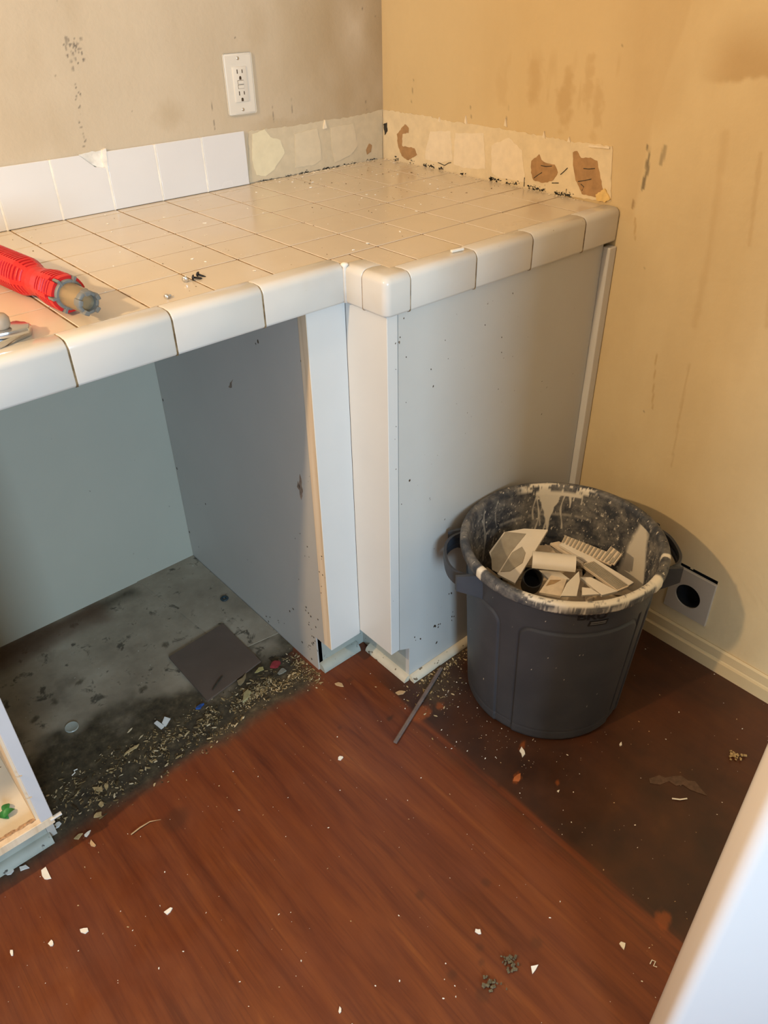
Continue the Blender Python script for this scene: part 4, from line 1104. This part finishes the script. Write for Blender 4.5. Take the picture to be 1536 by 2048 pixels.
# ================================================================== CHROME WRENCH at the left edge
wr = thing('pliers', 'chrome steel pliers jaw poking in at the left edge of the counter', 'tool', tuple(fl(10, 680, H)))
A = [fl(66, 662, H)[:2], fl(64, 672, H)[:2], fl(0, 700, H)[:2], fl(-90, 730, H)[:2], fl(-80, 690, H)[:2], fl(0, 668, H)[:2], fl(30, 655, H)[:2], fl(54, 656, H)[:2]]
b = MB(); b.prism(A, 2, H + .0006, H + .010, .0015); jaw = b.build('lower_jaw', M_chrome, wr, angle=35)
A2 = [fl(62, 655, H + .012)[:2], fl(60, 664, H + .012)[:2], fl(20, 674, H + .012)[:2], fl(-60, 690, H + .012)[:2], fl(-60, 660, H + .012)[:2], fl(14, 655, H + .012)[:2], fl(36, 650, H + .012)[:2]]
b = MB(); b.prism(A2, 2, H + .0105, H + .019, .0018); b.build('upper_jaw', M_chrome, wr, angle=35)
pk = fl(2, 652, H + .022); b = MB(); b.lathe([(.0001, 0), (.010, .001), (.0125, .005), (.0125, .014), (.009, .019), (.0001, .020)], 24, Matrix.Translation((pk.x, pk.y, H + .0185)), False); b.build('pivot_knob', M_knob, wr, smooth=True)

# ================================================================== SCREWS
def screw(label, px, py, ang, tilt, mat, L=.010, hr=.0042, group='loose screws on the counter'):
    p = fl(px, py, H + .003); e = thing('screw', label, 'screw', (p.x, p.y, H), group)
    mt = Matrix.Translation((p.x, p.y, H + hr * .85)) @ Matrix.Rotation(ang, 4, 'Z') @ Matrix.Rotation(math.pi / 2 + tilt, 4, 'Y')
    b = MB(); b.lathe([(.0001, -.0028), (hr * .6, -.0024), (hr * .95, -.001), (hr, .0004), (.0018, .0009)], 18, mt, False); b.build('head', mat, e, smooth=True)
    b = MB(); pr = []
    for k in range(15): pr.append((.0019 if k % 2 else .0014, .0008 + k / 14 * L))
    pr.append((.0003, L + .003)); b.lathe(pr, 12, mt); b.build('thread', mat, e)
    return e
screw('silver screw on its own nearest the counter edge', 333, 594, .5, .12, M_zinc)
screw('silver dome screw touching the black screws', 371, 561, .9, -.35, M_zinc, .006, .0055)
screw('black screw with its head nearer the silver dome screw', 387, 556, -.5, .2, M_blackscrew, .011, .0046)
screw('black screw standing higher, farthest from the counter edge', 396, 549, -.9, .35, M_blackscrew, .012, .0042)
# tile chip on the counter edge
p0, p1 = fl(903, 503, H + .004), fl(926, 498, H + .004)
b = MB(); mt = Matrix.Translation((p0 + p1) / 2) @ Matrix.Rotation(math.atan2(p1.y - p0.y, p1.x - p0.x), 4, 'Z')
b.box(-.013, .013, -.0028, .0028, -.0017, .0026, .0006, 1, mt); tag(b.build('grout_chip', M_white_grout, None), 'pale stick of grout lying on the edge tiles of the stepped corner', 'chip')

# ================================================================== THINGS ON THE FLOOR
b = MB(); b.prism([tuple(fl(a_, c_, .006)[:2]) for a_, c_ in ((337.6, 1315), (446, 1247.6), (522, 1323), (415, 1403))], 2, .0036, .0082, .0006)
tag(b.build('slate_tile', M_slate, None), 'loose dark brown square slate tile lying on the grey linoleum in the opening', 'tile')
p0, p1 = fl(882, 1337, .004), fl(790, 1485, .004)
b = MB(); L_ = (p1 - p0).length; mt = Matrix.Translation((p0 + p1) / 2) @ Matrix.Rotation(math.atan2(p1.y - p0.y, p1.x - p0.x), 4, 'Z')
b.box(-L_ / 2, L_ / 2, -.0040, .0040, -.0032, .0030, .0008, 1, mt); b.box(-L_ / 2, L_ / 2, -.0012, .0012, .0028, .0042, 0, 1, mt)
tag(b.build('grey_stick', M_stick, None), 'thin grey stick lying on the floor between cabinet corner and bin', 'stick')
def scrap(name, label, cat, px, py, size, mat, seed, z=.0, asp=.6, rot=None, t=.0018, n=7, group=None, fold=0.0):
    r = random.Random(seed); c = fl(px, py, z); rot = r.uniform(0, 6.28) if rot is None else rot
    b = bmesh.new(); P = []
    for k in range(n):
        a_ = 2 * math.pi * (k + r.uniform(-.38, .38)) / n; q = r.uniform(.45, 1.25)
        x_, y_ = size * q * math.cos(a_), size * asp * q * math.sin(a_)
        P.append((c.x + x_ * math.cos(rot) - y_ * math.sin(rot), c.y + x_ * math.sin(rot) + y_ * math.cos(rot), z + .0004 + t + fold * abs(x_) + r.uniform(0, .35) * t))
    m_ = MB(); m_.slab(P, t, 0); o = m_.build(name, mat, None)
    zmin = min(v.co.z for v in o.data.vertices)
    for v in o.data.vertices: v.co.z += z + .0003 - zmin
    return tag(o, label, cat, group)
LZ = .0016
scrap('foil_scrap', 'crumpled blue foil scrap at the dusty edge of the linoleum', 'scrap', 400, 1416, .011, M_blue, 1, LZ, .5, .3, .005)
for i, (px, py, r_) in enumerate(((315, 1450, .5), (329, 1441, 1.6))):
    pass
P_a = [fl(308, 1446, .006), fl(314, 1441, .006), fl(330, 1452, .004), fl(322, 1458, .004)]
b = MB(); b.slab(P_a, .002); b.slab([fl(324, 1446, .006), fl(329, 1433, .008), fl(341, 1437, .006), fl(331, 1453, .005)], .002)
tag(b.build('plastic_scrap', M_whitepl, None), 'folded white plastic scrap at the front of the linoleum', 'scrap')
p = fl(143.5, 1454, .003); b = MB(); b.lathe([(.0001, 0), (.0148, 0), (.0150, .0015), (.0142, .0026), (.0125, .0018), (.0001, .0017)], 32, Matrix.Translation((p.x, p.y, LZ + .0003)), False)
tag(b.build('plastic_disc', M_clear, None, angle=40), 'round cloudy plastic disc on the grubby linoleum', 'disc')
p = fl(449, 1197.5, .004); b = MB(); b.lathe([(.004, 0), (.0105, 0), (.0110, .002), (.0095, .0035), (.005, .0035), (.004, 0)], 28, Matrix.Translation((p.x, p.y, .0036)), False)
tag(b.build('washer', M_washer, None, angle=40), 'small dark washer on the linoleum near the side panel', 'washer')
scrap('wrapper', 'crumpled red wrapper near the foot of the side panel', 'scrap', 552, 1331, .014, M_redscrap, 3, LZ, .7, .4, .006)
scrap('paper_scrap', 'grey yellow rimmed scrap beside the red wrapper', 'scrap', 564, 1343, .016, M_greybox, 4, .001, .6, .8, .003)
scrap('leaf_scrap', 'yellow green scrap at the right corner of the slate tile', 'scrap', 519, 1341, .012, M_yel, 5, .0085, .6, .2, .0015)
scrap('paper_scrap', 'torn tan scrap lying across the front of the slate tile', 'scrap', 484, 1362, .022, plain('tan_paper', (.25, .19, .10), .8, .2, 60), 6, .0085, .45, .5, .002)
scrap('paper_scrap', 'pale yellow crumpled scrap in front of the slate tile', 'scrap', 493, 1392, .021, plain('pale_paper', (.36, .31, .15), .8, .25, 80), 7, LZ, .45, .45, .005)
p0, p1 = fl(445, 1352, .010), fl(425, 1380, .010)
b = MB(); b.tube([p0, p0.lerp(p1, .5) + Vector((0, 0, .001)), p1], [.0012, .0016, .0012], 8); tag(b.build('twig', M_twig, None), 'short dark twig lying on the slate tile', 'twig')
scrap('wood_chip', 'long tan wood chip on the dirt left of the plastic scrap', 'chip', 262, 1501, .017, M_tan, 8, LZ, .3, .15, .003)
b = MB(); q = [fl(a_, c_, .004) for a_, c_ in ((144, 1551), (150, 1545), (148, 1541), (155, 1538))]; b.tube(q, .0011, 6); tag(b.build('plastic_squiggle', M_chip, None), 'tiny white plastic squiggle on the dark dirt', 'scrap')
scrap('plaster_flake', 'largest white plaster flake, on the red floor below the left cabinet', 'chip', 91, 1752, .020, M_chip, 9, .0, .5, 1.7, .0022)
b = MB(); q = [fl(262, 1669, .003), fl(280, 1655, .004), fl(300, 1643, .004), fl(322, 1639, .002)]; b.tube(q, [.0013, .0014, .0009, .0003], 6)
tag(b.build('splinter', M_straw, None), 'pale curved wood splinter on the red floor', 'splinter')
# leaf on the cabinet shelf
lf = thing('leaf_sprig', 'green leaf sprig lying on the lit cabinet shelf', 'leaf', tuple(fl(8, 1622, .113)))
for k, (px, py, rz) in enumerate(((4, 1631, 2.2), (13, 1616, 1.0), (18, 1626, .2))):
    c = fl(px, py, .120); b = MB(); R = []
    for i in range(7):
        u = i / 6; w_ = .0075 * math.sin(math.pi * min(1, u * .96 + .04)); x_ = -.012 + .024 * u
        R.append([(c.x + x_ * math.cos(rz) - y_ * math.sin(rz), c.y + x_ * math.sin(rz) + y_ * math.cos(rz), .1145 + .006 * math.sin(u * 3) + abs(y_) * .5 + k * .0015) for y_ in (-w_, 0, w_)])
    b.rings(R, False); b.build('leaf', M_leaf, lf, smooth=True)
big = [(1045, 1505, .012, M_chip, 'crumpled white flake just in front of the bin'), (1241, 1489, .005, M_chip, 'small white flake to the right of the bin foot'), (1244, 1891, .009, M_chip, 'square white chip near the open door'),
       (1067, 1938, .010, M_chip, 'cream chip near the bottom right, below the brown clump'), (337, 1823, .008, M_chip, 'white chip alone in the middle of the red floor'), (168, 1862, .008, M_chip, 'white chip second below the largest flake'),
       (104, 1889, .009, M_chip, 'greyish white chip lowest below the largest flake'), (24, 1907, .005, M_chip, 'small white chip at the left edge of the floor'), (680, 2023, .006, M_chip, 'white chip at the bottom edge of the picture'),
       (956, 1863, .006, M_chip, 'white chip above the greenish clump'), (801, 1386, .011, M_straw, 'tan wood chip at the cabinet corner beside the grey stick'), (677, 1370, .012, M_straw, 'pinkish wood chip on the red floor before the stile'),
       (1034, 1556, .013, M_orange, 'orange chip on the black stained floor'), (175, 1669, .009, M_chip, 'cream pebble of plaster below the left cabinet corner'), (184, 1688, .009, M_straw, 'tan pebble just below the cream one'),
       (198, 1631, .010, M_tan, 'brown chip at the end of the row of tan chips'), (196, 1580, .012, M_tan, 'long tan chip first in the row of tan chips'), (212, 1573, .009, M_tan, 'round tan chip beside the long one'),
       (203, 1611, .010, M_tan, 'tan chip in the middle of the row of tan chips'), (96, 1669, .009, M_yel, 'yellow scrap under the left cabinet corner'), (158, 1673, .008, M_tan, 'tan pebble left of the cream one'),
       (116, 1650, .008, M_whitepl, 'grey white chip just right of the left cabinet corner'), (680, 1517, .008, M_chip, 'thin white flake on the red floor before the grey stick'), (1117, 1583, .004, M_chip, 'tiny white crumb between the orange chip and the bin'),
       (20, 1746, .012, M_whitepl, 'pale flake against the left toe board'), (48, 1736, .010, M_whitepl, 'second pale flake against the left toe board')]
for i, (px, py, sz, mt_, lb) in enumerate(big):
    scrap('chip', lb, 'chip', px, py, sz, mt_, 100 + i, .0, .65, None, .0025, 6)
p = [(1300, 1928), (1304, 1920), (1311, 1923), (1307, 1932), (1314, 1934)]
b = MB(); b.tube([fl(a_, c_, .002) for a_, c_ in p], .0009, 6); tag(b.build('plastic_curl', M_chip, None), 'tiny white plastic curl on the floor beside the door', 'scrap')
b = MB(); b.tube([fl(1344, 1597, .002), fl(1360, 1599, .003), fl(1374, 1597, .002)], .0016, 6); tag(b.build('plastic_sliver', M_chip, None), 'thin white sliver on the dark floor at the right', 'scrap')
b = MB(); b.prism([tuple(fl(a_, c_)[:2]) for a_, c_ in ((1298, 1558), (1318, 1551), (1330, 1556), (1345, 1553), (1362, 1552), (1376, 1562), (1390, 1563), (1400, 1576), (1414, 1592), (1396, 1586), (1380, 1580), (1366, 1570), (1352, 1572), (1338, 1563), (1320, 1570), (1300, 1567))], 2, .0003, .0012)
tag(b.build('paper_strip', M_smear, None), 'brown torn paper strip stuck on the dark floor at the right', 'paper')
for i, (px, py, lb) in enumerate(((1021, 1930, 'grey green clump of debris above its twin near the bottom right'), (981, 1968, 'grey green clump of debris nearest the bottom edge'), (1470, 1514, 'tan clump of crumbs on the floor next to the door edge'))):
    c = fl(px, py); b = MB(); r = random.Random(60 + i)
    for k in range(26):
        q = Matrix.Translation((c.x + r.gauss(0, .006), c.y + r.gauss(0, .008), .0025 + r.random() * .003)) @ Matrix.Rotation(r.uniform(0, 6), 4, 'Z') @ Matrix.Rotation(r.uniform(-.4, .4), 4, 'X')
        w_ = r.uniform(.0012, .0035); b.box(-w_, w_, -w_ * .6, w_ * .6, -.0012, .0012, 0, 1, q)
    tag(b.build('debris_clump', (M_clump, M_clump, M_tan)[i], None), lb, 'debris')

# ---- crumbs nobody could count
def crumbs(name, label, mat, n, sampler, seed, smin, smax, elong=2.2, z=.0005):
    r = random.Random(seed); b = MB()
    for k in range(n):
        q = sampler(r)
        if q is None: continue
        x, y, zz = q; w_ = smin * (smax / smin) ** (r.random() ** 1.8); l_ = w_ * r.uniform(1, elong); h_ = w_ * r.uniform(.25, .6)
        a_ = r.uniform(0, 6.28); ca_, sa_ = math.cos(a_), math.sin(a_); nv = r.choice((4, 5, 5, 6)); v = []
        for j in range(nv):
            t = 2 * math.pi * (j + r.uniform(-.3, .3)) / nv; px_, py_ = l_ * math.cos(t), w_ * math.sin(t)
            v.append((x + px_ * ca_ - py_ * sa_, y + px_ * sa_ + py_ * ca_))
        hh = [h_ * r.uniform(.5, 1.3) for _ in v]
        b.add([(a1, a2, zz + z) for a1, a2 in v] + [(x + (a1 - x) * .8, y + (a2 - y) * .8, zz + z + g_) for (a1, a2), g_ in zip(v, hh)],
              [tuple(range(nv))[::-1], tuple(range(nv, 2 * nv))] + [(j, (j + 1) % nv, nv + (j + 1) % nv, nv + j) for j in range(nv)])
    return tag(b.build(name, mat, None), label, 'debris', None, 'stuff')
M_dust = Mat('mixed_sawdust', .85, .2)
oi = M_dust.n('ShaderNodeNewGeometry').outputs['Random Per Island']
M_dust.col(M_dust.ramp(oi, [(0.0, (.045, .032, .016)), (.40, (.13, .09, .04)), (.75, (.38, .275, .13)), (1.0, (.62, .52, .34))]))
def saw(r):
    x = r.uniform(-.93, -.30)
    c = np.interp(x, [-.93, -.75, -.6, -.45, -.30], [.085, .085, .075, .068, .075]); w_ = np.interp(x, [-.93, -.7, -.45, -.30], [.05, .042, .026, .030])
    if r.random() > np.interp(x, [-.93, -.75, -.6, -.3], [.30, .5, 1, 1]): return None
    y = c + r.gauss(0, w_) * .75
    if vnoise(np.array([x * 38.]), np.array([y * 60.]), 5)[0] < r.uniform(.15, .7): return None
    return (x, y, .002)
crumbs('sawdust', 'band of sawdust and wood shavings along the front of the opening', M_dust, 6500, saw, 11, .0005, .0024, 4.0)
def saw2(r):
    if r.random() < .55: return (-.15 + r.random() * .2, YP - .0195 - abs(r.gauss(0, .016)), 0)
    if r.random() < .5: return (-.296 - abs(r.gauss(0, .025)), .03 + r.gauss(0, .02), 0)
    return (-.13 + r.gauss(0, .05), -.20 + r.gauss(0, .03), 0)
crumbs('sawdust', 'sawdust along the quarter round at the foot of the corner cabinet', M_dust, 600, saw2, 12, .0005, .0022, 3.5)
def fcr(r):
    if r.random() < .35: return (-.08 + r.gauss(0, .09), -.33 + r.gauss(0, .10) , 0)
    x, y = r.uniform(-1.12, .40), r.uniform(-1.0, .0)
    if (x - BX) ** 2 + (y - BY) ** 2 < .172 ** 2: return None
    return (x, y, 0)
def fcr2(r):
    q = fcr(r)
    if q is None or (q[0] - BX) ** 2 + (q[1] - BY) ** 2 < .172 ** 2: return None
    if q[0] > -.14 and q[1] > YP - .02: return None
    if q[1] > -.02: return None
    return q
crumbs('plaster_crumbs', 'tiny white plaster crumbs scattered over the floor', M_chip, 460, fcr2, 13, .0004, .0014, 2.0)
crumbs('wood_crumbs', 'tiny tan wood crumbs scattered over the floor', M_straw, 240, fcr2, 14, .0004, .0014, 2.2)
def ccr(r):
    if r.random() < .4: return (r.uniform(.05, .40), r.uniform(.15, .56), H)
    x, y = r.uniform(-.75, .40), r.uniform(.004, .55)
    if -.72 < x < -.60 and y < .36: return None
    return (x, y, H)
crumbs('plaster_crumbs', 'white plaster crumbs scattered over the tiled counter', M_chip, 230, ccr, 15, .0005, .0026, 2.0, .0004)
crumbs('dirt_crumbs', 'dark dirt crumbs scattered over the tiled counter', plain('dirt_crumb', (.14, .09, .045), .9, .3, 80), 170, ccr, 16, .0004, .0018, 2.0, .0004)
def jcr(r):
    if r.random() < .6: return (XW - .006 - abs(r.gauss(0, .006)), r.uniform(-.06, .56), H)
    return (r.uniform(.01, .40), YW - .005 - abs(r.gauss(0, .004)), H)
crumbs('plaster_crumbs', 'plaster crumbs along the joint between counter and walls', M_plaster_pale, 330, jcr, 17, .0007, .0028, 1.8, .0004)
